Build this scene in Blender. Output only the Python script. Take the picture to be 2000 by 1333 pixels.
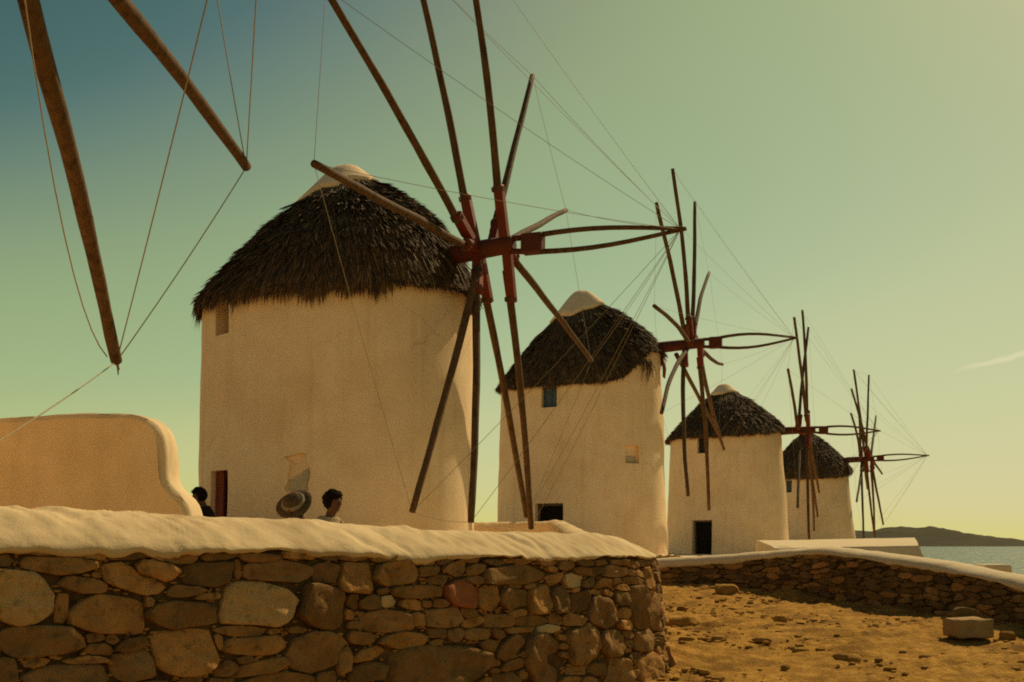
import bpy, bmesh, math, random
import numpy as np
from mathutils import Vector, Matrix, noise as mnoise

random.seed(7)
rng = np.random.default_rng(7)
scene = bpy.context.scene
for o in list(bpy.data.objects):
    bpy.data.objects.remove(o)
col = scene.collection

# ------------------------------------------------------------------ camera
EYE = 1.6
FPX = 1944.444
TH = math.radians(5.0)
CY = 1062 - FPX * math.tan(TH)
cam_d = bpy.data.cameras.new('camera')
cam_d.lens = 35.0
cam_d.sensor_width = 36.0
cam_d.shift_y = (CY - 666.5) / 2000.0
cam_d.clip_start = 0.1
cam_d.clip_end = 90000
cam = bpy.data.objects.new('camera', cam_d)
col.objects.link(cam)
cam.location = (0, 0, EYE)
cam.rotation_euler = (math.pi / 2 + TH, 0, 0)
scene.camera = cam

# ------------------------------------------------------------------ light
SUN_AZ = math.radians(38.0)      # to the right of the view axis (+Y)
SUN_EL = math.radians(43.0)
sun_dir = Vector((math.sin(SUN_AZ) * math.cos(SUN_EL), math.cos(SUN_AZ) * math.cos(SUN_EL), math.sin(SUN_EL)))
world = bpy.data.worlds.new('World')
scene.world = world
world.use_nodes = True
wn = world.node_tree
wn.nodes.clear()
w_out = wn.nodes.new('ShaderNodeOutputWorld')
w_bg = wn.nodes.new('ShaderNodeBackground')
w_sky = wn.nodes.new('ShaderNodeTexSky')
w_sky.sky_type = 'NISHITA'
w_sky.sun_disc = False
w_sky.sun_elevation = SUN_EL
w_sky.sun_rotation = SUN_AZ
w_sky.altitude = 0
w_sky.air_density = 1.0
w_sky.dust_density = 0.4
w_sky.ozone_density = 0.5
def w_scale(k):
    nd = wn.nodes.new('ShaderNodeVectorMath')
    nd.operation = 'SCALE'
    nd.inputs['Scale'].default_value = k
    return nd
w_in, w_outk = w_scale(0.05), w_scale(10.0)
w_cur = wn.nodes.new('ShaderNodeRGBCurve')            # colour response of aged slide film
cm = w_cur.mapping
cm.extend = 'HORIZONTAL'
cm.use_clip = False
for ci, pts_c in enumerate(([(0, .02), (.12, .04), (.18, .065), (.208, .13), (.24, .22), (.29, .30), (.38, .37), (.45, .445), (.52, .52), (.66, .575), (.8, .615), (1.2, .675), (2, .70)],
                            [(0, .01), (.17, .07), (.28, .145), (.325, .235), (.37, .325), (.42, .395), (.5, .45), (.58, .50), (.66, .55), (.78, .585), (.92, .605), (1.1, .61), (2, .615)],
                            [(0, .08), (.25, .10), (.45, .135), (.50, .172), (.6, .207), (.68, .24), (.75, .27), (.82, .298), (.95, .325), (2, .33)])):
    pts_c = [(x_ / 2, y_) for x_, y_ in pts_c]
    cv = cm.curves[ci]
    cv.points[0].location = pts_c[0]
    cv.points[1].location = pts_c[-1]
    for p_c in pts_c[1:-1]:
        cv.points.new(*p_c)
cm.update()
wn.links.new(w_sky.outputs[0], w_in.inputs[0])
wn.links.new(w_in.outputs[0], w_cur.inputs['Color'])
wn.links.new(w_cur.outputs[0], w_outk.inputs[0])
# one thin streak of cloud low on the right
def w_math(op, a_, b_=None, c_=None):
    nd = wn.nodes.new('ShaderNodeMath')
    nd.operation = op
    for i_, v_ in enumerate((a_, b_, c_)):
        if v_ is None: continue
        if isinstance(v_, (int, float)): nd.inputs[i_].default_value = v_
        else: wn.links.new(v_, nd.inputs[i_])
    return nd.outputs[0]
def w_dot(vec):
    nd = wn.nodes.new('ShaderNodeVectorMath')
    nd.operation = 'DOT_PRODUCT'
    wn.links.new(w_tc.outputs['Generated'], nd.inputs[0])
    nd.inputs[1].default_value = vec
    return nd.outputs['Value']
w_tc = wn.nodes.new('ShaderNodeTexCoord')
def sph(az, el):
    az, el = math.radians(az), math.radians(el)
    return Vector((math.sin(az) * math.cos(el), math.cos(az) * math.cos(el), math.sin(el)))
c_a, c_b = sph(23.6, 8.95), sph(31.0, 10.3)
c_n = c_a.cross(c_b).normalized()
c_m = sph(28.2, 9.8)
w_no = wn.nodes.new('ShaderNodeTexNoise')
w_no.inputs['Scale'].default_value = 42.0
w_no.inputs['Detail'].default_value = 5.0
wn.links.new(w_tc.outputs['Generated'], w_no.inputs['Vector'])
w_off = w_math('MULTIPLY', w_math('SUBTRACT', w_no.outputs[0], 0.5), 0.007)
w_d = w_math('ABSOLUTE', w_math('ADD', w_dot(tuple(c_n)), w_off))
w_m1 = wn.nodes.new('ShaderNodeMapRange')
w_m1.interpolation_type = 'SMOOTHSTEP'
w_m1.inputs[1].default_value = 0.0035
w_m1.inputs[2].default_value = 0.0
wn.links.new(w_d, w_m1.inputs[0])
w_m2 = wn.nodes.new('ShaderNodeMapRange')
w_m2.interpolation_type = 'SMOOTHSTEP'
w_m2.inputs[1].default_value = math.cos(math.radians(4.4))
w_m2.inputs[2].default_value = math.cos(math.radians(1.5))
wn.links.new(w_dot(tuple(c_m)), w_m2.inputs[0])
w_mask = w_math('MULTIPLY', w_math('MULTIPLY', w_m1.outputs[0], w_m2.outputs[0]), 0.55)
w_cl = wn.nodes.new('ShaderNodeMix')
w_cl.data_type = 'RGBA'
wn.links.new(w_mask, w_cl.inputs[0])
wn.links.new(w_outk.outputs[0], w_cl.inputs[6])
w_cl.inputs[7].default_value = (8.0, 7.2, 4.6, 1)
wn.links.new(w_cl.outputs[2], w_bg.inputs[0])
w_bg.inputs[1].default_value = 0.10
wn.links.new(w_bg.outputs[0], w_out.inputs[0])

sun_d = bpy.data.lights.new('sun', 'SUN')
sun_d.energy = 4.3
sun_d.angle = math.radians(0.53)
sun_d.color = (1.0, 0.80, 0.46)
sun = bpy.data.objects.new('sun', sun_d)
col.objects.link(sun)
sun.rotation_euler = (-sun_dir).to_track_quat('-Z', 'Y').to_euler()

scene.view_settings.view_transform = 'Standard'
scene.view_settings.look = 'None'
scene.view_settings.gamma = 1.0
scene.view_settings.exposure = 0.0
try:
    scene.view_settings.use_curve_mapping = False
except Exception:
    pass
scene.cycles.filter_width = 1.9
scene.cycles.use_denoising = False
scene.cycles.max_bounces = 8
scene.cycles.diffuse_bounces = 5

# ------------------------------------------------------------------ helpers
def ray(px, py):
    a = (px - 1000) / FPX
    b = -(py - CY) / FPX
    return Vector((a, math.cos(TH) - b * math.sin(TH), math.sin(TH) + b * math.cos(TH)))

def at(px, py, Y):
    d = ray(px, py)
    return Vector((0, 0, EYE)) + d * (Y / d.y)

def hash3(ix, iy, iz, seed):
    h = (ix.astype(np.int64) * 374761393 + iy.astype(np.int64) * 668265263 + iz.astype(np.int64) * 2147483647 + seed * 974634777) & 0xFFFFFFFF
    h = ((h ^ (h >> 13)) * 1274126177) & 0xFFFFFFFF
    h = ((h ^ (h >> 16)) * 2246822519) & 0xFFFFFFFF
    return ((h ^ (h >> 15)) & 0xFFFFFF) / float(0xFFFFFF)

def vnoise(p, seed=0):
    p = np.asarray(p, float)
    i = np.floor(p).astype(np.int64)
    f = p - i
    u = f * f * (3 - 2 * f)
    r = 0
    for dx in (0, 1):
        for dy in (0, 1):
            for dz in (0, 1):
                w = (u[..., 0] if dx else 1 - u[..., 0]) * (u[..., 1] if dy else 1 - u[..., 1]) * (u[..., 2] if dz else 1 - u[..., 2])
                r = r + w * hash3(i[..., 0] + dx, i[..., 1] + dy, i[..., 2] + dz, seed)
    return r * 2 - 1

def fbm(p, seed=0, octaves=3):
    p = np.asarray(p, float)
    r, a = 0, 1.0
    for k in range(octaves):
        r = r + a * vnoise(p * (2 ** k), seed + k)
        a *= 0.5
    return r

class MB:
    def __init__(s):
        s.v, s.f = [], []
    def add(s, verts, faces):
        o = len(s.v)
        s.v.extend([tuple(x) for x in verts])
        s.f.extend([tuple(i + o for i in f) for f in faces])
    def grid(s, P, close_u=False, close_v=False, flip=False):
        """P: array (m, n, 3)"""
        m, n = P.shape[:2]
        o = len(s.v)
        s.v.extend([tuple(x) for x in P.reshape(-1, 3)])
        for i in range(m if close_u else m - 1):
            for j in range(n if close_v else n - 1):
                a, b = i * n + j, i * n + (j + 1) % n
                c, d = ((i + 1) % m) * n + (j + 1) % n, ((i + 1) % m) * n + j
                s.f.append((o + a, o + d, o + c, o + b) if flip else (o + a, o + b, o + c, o + d))
    def tube(s, pts, rad, n=8, squash=1.0, caps=True, phase=0.0, up=None):
        pts = [Vector(p) for p in pts]
        if not hasattr(rad, '__len__'):
            rad = [rad] * len(pts)
        rings = []
        t0 = (pts[1] - pts[0]).normalized()
        ref = Vector(up) if up is not None else (Vector((0, 0, 1)) if abs(t0.z) < 0.9 else Vector((1, 0, 0)))
        for i, p in enumerate(pts):
            t = (pts[min(i + 1, len(pts) - 1)] - pts[max(i - 1, 0)]).normalized()
            x = (ref - t * ref.dot(t)).normalized()
            y = t.cross(x)
            rings.append([p + x * (math.cos(phase + 2 * math.pi * k / n) * rad[i]) + y * (math.sin(phase + 2 * math.pi * k / n) * rad[i] * squash) for k in range(n)])
        o = len(s.v)
        for r in rings:
            s.v.extend([tuple(q) for q in r])
        for i in range(len(pts) - 1):
            for k in range(n):
                s.f.append((o + i * n + k, o + i * n + (k + 1) % n, o + (i + 1) * n + (k + 1) % n, o + (i + 1) * n + k))
        if caps:
            s.f.append(tuple(o + k for k in range(n))[::-1])
            s.f.append(tuple(o + (len(pts) - 1) * n + k for k in range(n)))
    def box(s, M, sx, sy, sz):
        vs = [M @ Vector((x * sx / 2, y * sy / 2, z * sz / 2)) for x in (-1, 1) for y in (-1, 1) for z in (-1, 1)]
        s.add(vs, [(0, 1, 3, 2), (4, 6, 7, 5), (0, 4, 5, 1), (2, 3, 7, 6), (0, 2, 6, 4), (1, 5, 7, 3)])
    def build(s, name, mat, parent=None, smooth=True, origin=None):
        me = bpy.data.meshes.new(name)
        v = s.v
        if origin is not None:
            ox, oy, oz = origin
            v = [(a - ox, b - oy, c - oz) for a, b, c in v]
        me.from_pydata(v, [], s.f)
        me.validate()
        bm = bmesh.new()
        bm.from_mesh(me)
        bmesh.ops.recalc_face_normals(bm, faces=bm.faces)
        bm.to_mesh(me)
        bm.free()
        if smooth:
            me.polygons.foreach_set('use_smooth', [True] * len(me.polygons))
        return link(name, me, mat, parent, origin)

def link(name, me, mat, parent=None, origin=None):
    o = bpy.data.objects.new(name, me)
    col.objects.link(o)
    if mat is not None and not me.materials:
        me.materials.append(mat)
    if origin is not None:
        o.location = origin
    if parent is not None:
        o.parent = parent
        o.matrix_parent_inverse = world_mat(parent).inverted()
    return o

def world_mat(o):
    m = o.matrix_basis.copy()
    if o.parent is not None:
        m = world_mat(o.parent) @ o.matrix_parent_inverse @ m
    return m

def empty(name, loc):
    o = bpy.data.objects.new(name, None)
    o.empty_display_size = 0.3
    col.objects.link(o)
    o.location = loc
    return o

def tag(o, label=None, cat=None, group=None, kind=None):
    if label: o['label'] = label
    if cat: o['category'] = cat
    if group: o['group'] = group
    if kind: o['kind'] = kind
    return o

def autosmooth(o, deg=35):
    me = o.data
    bm = bmesh.new()
    bm.from_mesh(me)
    for e in bm.edges:
        if len(e.link_faces) == 2:
            e.smooth = e.calc_face_angle(0) < math.radians(deg)
    bm.to_mesh(me)
    bm.free()

# ------------------------------------------------------------------ materials
def material(name, c1, c2=None, scale=3.0, rough=0.9, bump=0.0, bump_scale=20.0, stretch=(1, 1, 1), detail=6.0,
             island=None, spec=0.2, obj_random=None, stain=None, bump_dist=0.02, streaks=None):
    m = bpy.data.materials.new(name)
    m.use_nodes = True
    nt = m.node_tree
    b = nt.nodes['Principled BSDF']
    b.inputs['Roughness'].default_value = rough
    b.inputs['Specular IOR Level'].default_value = spec if rough < 0.9 else 0.04
    tc = nt.nodes.new('ShaderNodeTexCoord')
    src = nt.nodes.new('ShaderNodeNewGeometry')
    mp = nt.nodes.new('ShaderNodeMapping')
    mp.inputs['Scale'].default_value = stretch
    nt.links.new(src.outputs['Position'], mp.inputs[0])
    n = nt.nodes.new('ShaderNodeTexNoise')
    n.inputs['Scale'].default_value = scale
    n.inputs['Detail'].default_value = detail
    n.inputs['Roughness'].default_value = 0.6
    nt.links.new(mp.outputs[0], n.inputs['Vector'])
    ramp = nt.nodes.new('ShaderNodeValToRGB')
    ramp.color_ramp.elements[0].position = 0.32
    ramp.color_ramp.elements[1].position = 0.68
    ramp.color_ramp.elements[0].color = (*c1, 1)
    ramp.color_ramp.elements[1].color = (*(c2 or c1), 1)
    nt.links.new(n.outputs[0], ramp.inputs[0])
    cur = ramp.outputs[0]
    if island or obj_random:
        if island:
            r = src.outputs['Random Per Island']
        else:
            oi = nt.nodes.new('ShaderNodeObjectInfo')
            r = oi.outputs['Random']
        rr = nt.nodes.new('ShaderNodeValToRGB')
        cols = island or obj_random
        rr.color_ramp.interpolation = 'LINEAR'
        rr.color_ramp.elements[0].color = (*cols[0], 1)
        rr.color_ramp.elements[1].color = (*cols[-1], 1)
        for k, c in enumerate(cols[1:-1]):
            e = rr.color_ramp.elements.new((k + 1) / (len(cols) - 1))
            e.color = (*c, 1)
        nt.links.new(r, rr.inputs[0])
        mx = nt.nodes.new('ShaderNodeMix')
        mx.data_type = 'RGBA'
        mx.blend_type = 'MULTIPLY'
        mx.inputs[0].default_value = 1
        nt.links.new(cur, mx.inputs[6])
        nt.links.new(rr.outputs[0], mx.inputs[7])
        cur = mx.outputs[2]
    if stain:
        sc, colr, lo, hi = stain
        n3 = nt.nodes.new('ShaderNodeTexNoise')
        n3.inputs['Scale'].default_value = sc
        n3.inputs['Detail'].default_value = 8
        nt.links.new(mp.outputs[0], n3.inputs['Vector'])
        r3 = nt.nodes.new('ShaderNodeMapRange')
        r3.inputs[1].default_value = lo
        r3.inputs[2].default_value = hi
        nt.links.new(n3.outputs[0], r3.inputs[0])
        mx = nt.nodes.new('ShaderNodeMix')
        mx.data_type = 'RGBA'
        nt.links.new(r3.outputs[0], mx.inputs[0])
        nt.links.new(cur, mx.inputs[6])
        mx.inputs[7].default_value = (*colr, 1)
        cur = mx.outputs[2]
    if streaks:
        ms = nt.nodes.new('ShaderNodeMapping')
        ms.inputs['Scale'].default_value = (5.5, 5.5, 0.32)
        nt.links.new(src.outputs['Position'], ms.inputs[0])
        ns = nt.nodes.new('ShaderNodeTexNoise')
        ns.inputs['Scale'].default_value = 1.0
        ns.inputs['Detail'].default_value = 7
        nt.links.new(ms.outputs[0], ns.inputs['Vector'])
        rs = nt.nodes.new('ShaderNodeMapRange')
        rs.inputs[1].default_value = 0.52
        rs.inputs[2].default_value = 0.80
        rs.inputs[4].default_value = streaks[0]
        nt.links.new(ns.outputs[0], rs.inputs[0])
        mx = nt.nodes.new('ShaderNodeMix'); mx.data_type = 'RGBA'
        nt.links.new(rs.outputs[0], mx.inputs[0]); nt.links.new(cur, mx.inputs[6])
        mx.inputs[7].default_value = (*streaks[1], 1)
        cur = mx.outputs[2]
        vo = nt.nodes.new('ShaderNodeTexVoronoi')            # hairline cracks
        vo.feature = 'DISTANCE_TO_EDGE'
        vo.inputs['Scale'].default_value = 0.75
        wv = nt.nodes.new('ShaderNodeMix'); wv.data_type = 'RGBA'; wv.blend_type = 'ADD'
        wv.inputs[0].default_value = 0.35
        nt.links.new(src.outputs['Position'], wv.inputs[6]); nt.links.new(n.outputs['Color'], wv.inputs[7])
        nt.links.new(wv.outputs[2], vo.inputs['Vector'])
        rc = nt.nodes.new('ShaderNodeMapRange')
        rc.inputs[1].default_value = 0.012
        rc.inputs[2].default_value = 0.003
        nt.links.new(vo.outputs['Distance'], rc.inputs[0])
        nm = nt.nodes.new('ShaderNodeTexNoise'); nm.inputs['Scale'].default_value = 0.55
        nt.links.new(src.outputs['Position'], nm.inputs['Vector'])
        rm = nt.nodes.new('ShaderNodeMapRange')
        rm.inputs[1].default_value = 0.57; rm.inputs[2].default_value = 0.66; rm.inputs[4].default_value = 0.30
        nt.links.new(nm.outputs[0], rm.inputs[0])
        mm = nt.nodes.new('ShaderNodeMath'); mm.operation = 'MULTIPLY'
        nt.links.new(rc.outputs[0], mm.inputs[0]); nt.links.new(rm.outputs[0], mm.inputs[1])
        mx = nt.nodes.new('ShaderNodeMix'); mx.data_type = 'RGBA'
        nt.links.new(mm.outputs[0], mx.inputs[0]); nt.links.new(cur, mx.inputs[6])
        mx.inputs[7].default_value = (0.36, 0.23, 0.12, 1)
        cur = mx.outputs[2]
    nt.links.new(cur, b.inputs['Base Color'])
    if bump:
        n2 = nt.nodes.new('ShaderNodeTexNoise')
        n2.inputs['Scale'].default_value = bump_scale
        n2.inputs['Detail'].default_value = 8
        n2.inputs['Roughness'].default_value = 0.65
        nt.links.new(mp.outputs[0], n2.inputs['Vector'])
        bp = nt.nodes.new('ShaderNodeBump')
        bp.inputs['Strength'].default_value = bump
        bp.inputs['Distance'].default_value = bump_dist
        nt.links.new(n2.outputs[0], bp.inputs['Height'])
        nt.links.new(bp.outputs[0], b.inputs['Normal'])
    return m

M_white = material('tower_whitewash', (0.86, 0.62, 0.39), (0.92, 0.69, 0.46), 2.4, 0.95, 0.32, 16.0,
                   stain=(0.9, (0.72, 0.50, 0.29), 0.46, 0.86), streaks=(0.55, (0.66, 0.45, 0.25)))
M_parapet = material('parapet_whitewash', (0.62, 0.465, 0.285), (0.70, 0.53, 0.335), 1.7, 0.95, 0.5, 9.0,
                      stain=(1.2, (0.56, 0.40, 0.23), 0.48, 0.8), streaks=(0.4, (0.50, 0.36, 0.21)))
M_coping = material('coping_limewash', (0.58, 0.425, 0.235), (0.65, 0.485, 0.285), 1.6, 0.95, 0.30, 14.0,
                    stain=(2.0, (0.43, 0.30, 0.165), 0.50, 0.78), bump_dist=0.03)
M_coping_far = material('far_coping_limewash', (0.60, 0.47, 0.30), (0.66, 0.53, 0.35), 2.2, 0.95, 0.5, 9.0)
M_stone = material('rubble_stone', (0.30, 0.166, 0.060), (0.49, 0.275, 0.110), 5.0, 0.95, 1.0, 18.0,
                   obj_random=[(0.45, 0.44, 0.43), (1.05, 1.0, 0.95), (0.62, 0.58, 0.56), (1.45, 1.28, 1.02), (0.8, 0.78, 0.76), (0.5, 0.5, 0.5), (1.2, 1.05, 0.85)],
                   stain=(11.0, (0.16, 0.092, 0.042), 0.55, 0.75), bump_dist=0.045)
M_stone_gold = material('golden_stone', (0.50, 0.29, 0.11), (0.70, 0.43, 0.18), 7.0, 0.95, 1.0, 16.0,
                        stain=(7.0, (0.20, 0.115, 0.045), 0.56, 0.70), bump_dist=0.045)
M_stone_red = material('red_stone', (0.28, 0.095, 0.04), (0.36, 0.14, 0.06), 6.0, 0.95, 0.6, 26.0)
M_stone_pale = material('pale_stone', (0.50, 0.33, 0.15), (0.62, 0.43, 0.22), 8.0, 0.95, 0.6, 26.0)
M_core = material('earth_mortar', (0.07, 0.04, 0.017), (0.19, 0.11, 0.047), 9.0, 1.0, 1.0, 24.0)
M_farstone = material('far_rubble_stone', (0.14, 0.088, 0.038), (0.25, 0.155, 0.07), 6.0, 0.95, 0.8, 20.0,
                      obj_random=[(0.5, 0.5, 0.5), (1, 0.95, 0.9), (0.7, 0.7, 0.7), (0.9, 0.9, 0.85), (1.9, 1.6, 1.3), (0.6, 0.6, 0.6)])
M_thatch = material('thatch_straw', (0.085, 0.055, 0.028), (0.14, 0.09, 0.045), 4.0, 0.85, 0.0,
                    island=[(0.6, 0.6, 0.6), (0.8, 0.8, 0.8), (1.0, 0.95, 0.9), (1.3, 1.2, 1.1), (2.3, 2.0, 1.6)], spec=0.15)
M_fringe = material('backlit_fringe_straw', (0.13, 0.075, 0.032), (0.20, 0.115, 0.05), 4.0, 0.85, 0.0,
                    island=[(0.5, 0.5, 0.5), (0.8, 0.8, 0.8), (1.0, 0.95, 0.9), (1.3, 1.2, 1.1)], spec=0.1)  # dry straw, colour made paler for light coming through the thin fringe
M_thatch_base = material('thatch_underlayer', (0.03, 0.018, 0.009), (0.05, 0.03, 0.014), 8.0, 1.0, 1.0, 30.0, spec=0.05)
M_pole = material('weathered_pole', (0.10, 0.052, 0.020), (0.17, 0.092, 0.037), 6.0, 0.85, 1.0, 14.0, stretch=(4, 4, 0.6), stain=(3.0, (0.07, 0.035, 0.014), 0.50, 0.68))
M_red = material('red_painted_beam', (0.16, 0.026, 0.010), (0.21, 0.038, 0.015), 5.0, 0.6, 0.4, 20.0)
M_shaft = material('tarred_shaft', (0.085, 0.024, 0.011), (0.13, 0.032, 0.014), 5.0, 0.7, 0.4, 18.0)
M_rope = material('rope', (0.12, 0.085, 0.045), (0.17, 0.12, 0.07), 30.0, 0.9)
M_wire = material('steel_wire', (0.26, 0.20, 0.11), (0.32, 0.25, 0.14), 30.0, 0.6)
M_dark = material('doorway_shade', (0.012, 0.010, 0.008), (0.02, 0.016, 0.012), 5.0, 1.0)  # shade inside the open doorways, put into the colour
M_blue = material('blue_shutter', (0.07, 0.115, 0.155), (0.10, 0.15, 0.19), 5.0, 0.7, 0.3, 20.0)
M_redleaf = material('red_door_paint', (0.14, 0.020, 0.008), (0.19, 0.030, 0.012), 5.0, 0.6)
M_doorwood = material('dark_door_wood', (0.03, 0.024, 0.018), (0.05, 0.038, 0.027), 6.0, 0.8, 0.5, 20.0)
M_framewood = material('worn_frame_wood', (0.13, 0.09, 0.055), (0.19, 0.13, 0.08), 6.0, 0.85, 0.6, 20.0)
M_bluestain = material('blue_grey_limewash', (0.42, 0.37, 0.27), (0.60, 0.47, 0.30), 3.0, 0.95, 0.4, 9.0)
M_ground = material('dry_earth', (0.28, 0.138, 0.026), (0.54, 0.29, 0.064), 7.0, 1.0, 1.0, 26.0,
                    stain=(1.9, (0.19, 0.092, 0.021), 0.46, 0.70), bump_dist=0.035)
M_terrace_bounce = material('pale_bounce_ground', (0.60, 0.44, 0.25), (0.72, 0.54, 0.32), 1.5, 0.95, 0.5, 10.0)  # made-up pale surface that throws sunlight back at the mills
M_rubble = material('earth_clods', (0.28, 0.14, 0.030), (0.46, 0.25, 0.06), 6.0, 1.0, 0.8, 30.0,
                    island=[(0.6, 0.6, 0.6), (1, 1, 1), (0.8, 0.8, 0.8), (1.3, 1.25, 1.15)])
M_block = material('cut_block', (0.32, 0.20, 0.085), (0.40, 0.26, 0.115), 6.0, 0.95, 0.7, 24.0)
M_hill = material('dry_hillside', (0.05, 0.045, 0.028), (0.075, 0.066, 0.04), 0.01, 1.0)

# ------------------------------------------------------------------ paths
def smooth_path(pts, step):
    """Catmull-Rom through points of any dimension, resampled by plan arc length."""
    P = np.array(pts, float)
    P = np.vstack([2 * P[0] - P[1], P, 2 * P[-1] - P[-2]])
    out = []
    for i in range(1, len(P) - 2):
        for t in np.linspace(0, 1, 24, endpoint=False):
            a, b, c, d = P[i - 1], P[i], P[i + 1], P[i + 2]
            out.append(0.5 * ((2 * b) + (c - a) * t + (2 * a - 5 * b + 4 * c - d) * t * t + (3 * b - a - 3 * c + d) * t ** 3))
    out.append(P[-2])
    out = np.array(out)
    L = np.concatenate([[0], np.cumsum(np.linalg.norm(np.diff(out[:, :2], axis=0), axis=1))])
    s = np.arange(0, L[-1], step)
    return s, np.stack([np.interp(s, L, out[:, k]) for k in range(out.shape[1])], 1)

# near wall: X, Y of the face, coping lower edge, coping ridge (both from eye height)
NW = [(-8.0, 2.9, 0.02, 0.36), (-5.5, 5.2, 0.0, 0.32), (-3.6, 7.0, -0.03, 0.285), (-2.7, 7.85, -0.065, 0.255), (-1.64, 8.85, -0.095, 0.215), (0, 10.4, -0.165, 0.13),
      (1.0, 11.38, -0.18, 0.125), (1.48, 11.95, -0.185, 0.115), (1.78, 12.6, -0.19, 0.06), (1.84, 13.4, -0.2, 0.0), (1.78, 15.0, -0.15, 0.06),
      (1.6, 18.0, -0.05, 0.26), (1.4, 20.3, 0.0, 0.455), (1.0, 21.6, 0.0, 0.465), (0.3, 22.2, 0.0, 0.465), (-0.9, 22.3, 0.0, 0.465)]
nw_s, nw = smooth_path(NW, 0.03)
nw_t = np.gradient(nw[:, :2], axis=0)
nw_t /= np.linalg.norm(nw_t, axis=1)[:, None]
nw_n = np.stack([nw_t[:, 1], -nw_t[:, 0]], 1)         # outward (towards the camera)

# far wall: pixel x, coping bottom y, coping top y, depth, foot y
FW = [(1180, 1118, 1102, 23.2, 1146), (1230, 1113, 1096, 23.0, 1146), (1290, 1109, 1090, 22.5, 1147), (1400, 1102, 1084, 21.8, 1150), (1480, 1095, 1077, 21.0, 1154), (1590, 1083, 1068, 19.5, 1170),
      (1650, 1088, 1073, 18.6, 1184), (1800, 1110, 1092, 16.8, 1212), (1900, 1128, 1111, 15.6, 1226), (2000, 1152, 1131, 14.5, 1242), (2200, 1210, 1183, 12.5, 1300), (2700, 1330, 1300, 10.0, 1450)]
fw_pts = []
for (px, yb, yt, Y, yf) in FW:
    a, b, c = at(px, yb, Y), at(px, yt, Y), at(px, yf, Y)
    fw_pts.append((a.x, a.y, a.z, b.z, c.z))
fw_s, fw = smooth_path(fw_pts, 0.08)
fw_t = np.gradient(fw[:, :2], axis=0)
fw_t /= np.linalg.norm(fw_t, axis=1)[:, None]
fw_n = np.stack([fw_t[:, 1], -fw_t[:, 0]], 1)
if fw_n[len(fw_n) // 2] @ np.array([-1, -1]) < 0:
    fw_n = -fw_n

# ------------------------------------------------------------------ terrain
def seg_dist(P, poly):
    d = np.full(len(P), 1e9)
    for i in range(len(poly)):
        a, b = poly[i], poly[(i + 1) % len(poly)]
        ab = b - a
        t = np.clip(((P - a) @ ab) / max(ab @ ab, 1e-9), 0, 1)
        d = np.minimum(d, np.linalg.norm(P - (a + t[:, None] * ab), axis=1))
    return d

def inside(P, poly):
    r = np.zeros(len(P), bool)
    n = len(poly)
    for i in range(n):
        a, b = poly[i], poly[(i + 1) % n]
        c = ((a[1] > P[:, 1]) != (b[1] > P[:, 1]))
        xx = (b[0] - a[0]) * (P[:, 1] - a[1]) / (b[1] - a[1] + 1e-12) + a[0]
        r ^= c & (P[:, 0] < xx)
    return r

cut = np.argmax(nw[:, 1] > 20.6)
POLY = np.vstack([[(-70, 2.9)], nw[:cut:12, :2], fw[::4, :2], [(70, 3.0), (70, 190), (-190, 190), (-190, 2.9)]])
BY = [-200, 8, 11.5, 14.5, 17.5, 21, 23, 30, 300]
BZ = [-0.05, 0.0, 0.05, 0.33, 0.42, 0.64, 0.70, 0.72, 0.72]
def ground_h(x, y):
    x, y = np.atleast_1d(np.asarray(x, float)), np.atleast_1d(np.asarray(y, float))
    base = np.interp(y, BY, BZ) + 0.02 * np.clip(x - 4, -4, 3) * (y > 9)
    k = np.clip((x + 3) / 3, 0, 1)
    base = base * k + 0.0 * (1 - k)
    P = np.stack([x, y], 1)
    sd = np.where(inside(P, POLY), 1, -1) * seg_dist(P, POLY)
    w = np.clip((sd - 0.06) / 0.25, 0, 1)
    w = w * w * (3 - 2 * w)
    up = 1.28 - 0.16 * np.clip((y - 24) / 12, 0, 1)
    up = up - 0.45 * np.clip(x - 0.36 * y - 0.4, 0, None) - 0.4 * np.clip(y - 70, 0, None) - 0.2 * np.clip(-x - 60, 0, None)
    h = base * (1 - w) + up * w
    h = np.where((x > 30), np.minimum(h, 0.3 - 0.5 * (x - 30)), h)
    h = np.where((y < -60), np.minimum(h, -0.3 * (-60 - y)), h)
    return np.maximum(h, -12.0)

def spaced(segs):
    r = [segs[0][0]]
    for a, b, st in segs:
        n = max(1, int(round((b - a) / st)))
        r += list(a + (b - a) * (np.arange(1, n + 1) / n))
    return np.array(r)

gx = spaced([(-150, -40, 10), (-40, -10, 1.5), (-10, 1.2, 0.4), (1.2, 8.6, 0.055), (8.6, 14, 0.4), (14, 40, 1.5), (40, 75, 5)])
gy = spaced([(-120, -20, 10), (-20, 4, 1.2), (4, 9, 0.3), (9, 16, 0.06), (16, 23, 0.07), (23, 32, 0.4), (32, 76, 1.5), (76, 130, 6)])
GX, GY = np.meshgrid(gx, gy)
gz = ground_h(GX.ravel(), GY.ravel())
pts = np.stack([GX.ravel(), GY.ravel(), gz], 1)
dirt = np.clip((GX.ravel() - 0.6) / 1.0, 0, 1) * np.clip((GY.ravel() - 7) / 2, 0, 1) * (GY.ravel() < 24) * (GX.ravel() < 10)
q = pts.copy()
n1 = fbm(q * np.array([0.9, 0.9, 0.0]), 3, 3)
n2 = fbm(q * np.array([3.2, 4.5, 0.0]), 11, 3)
n3 = np.abs(vnoise(q * np.array([7.5, 10.0, 0.0]), 23))
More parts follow.
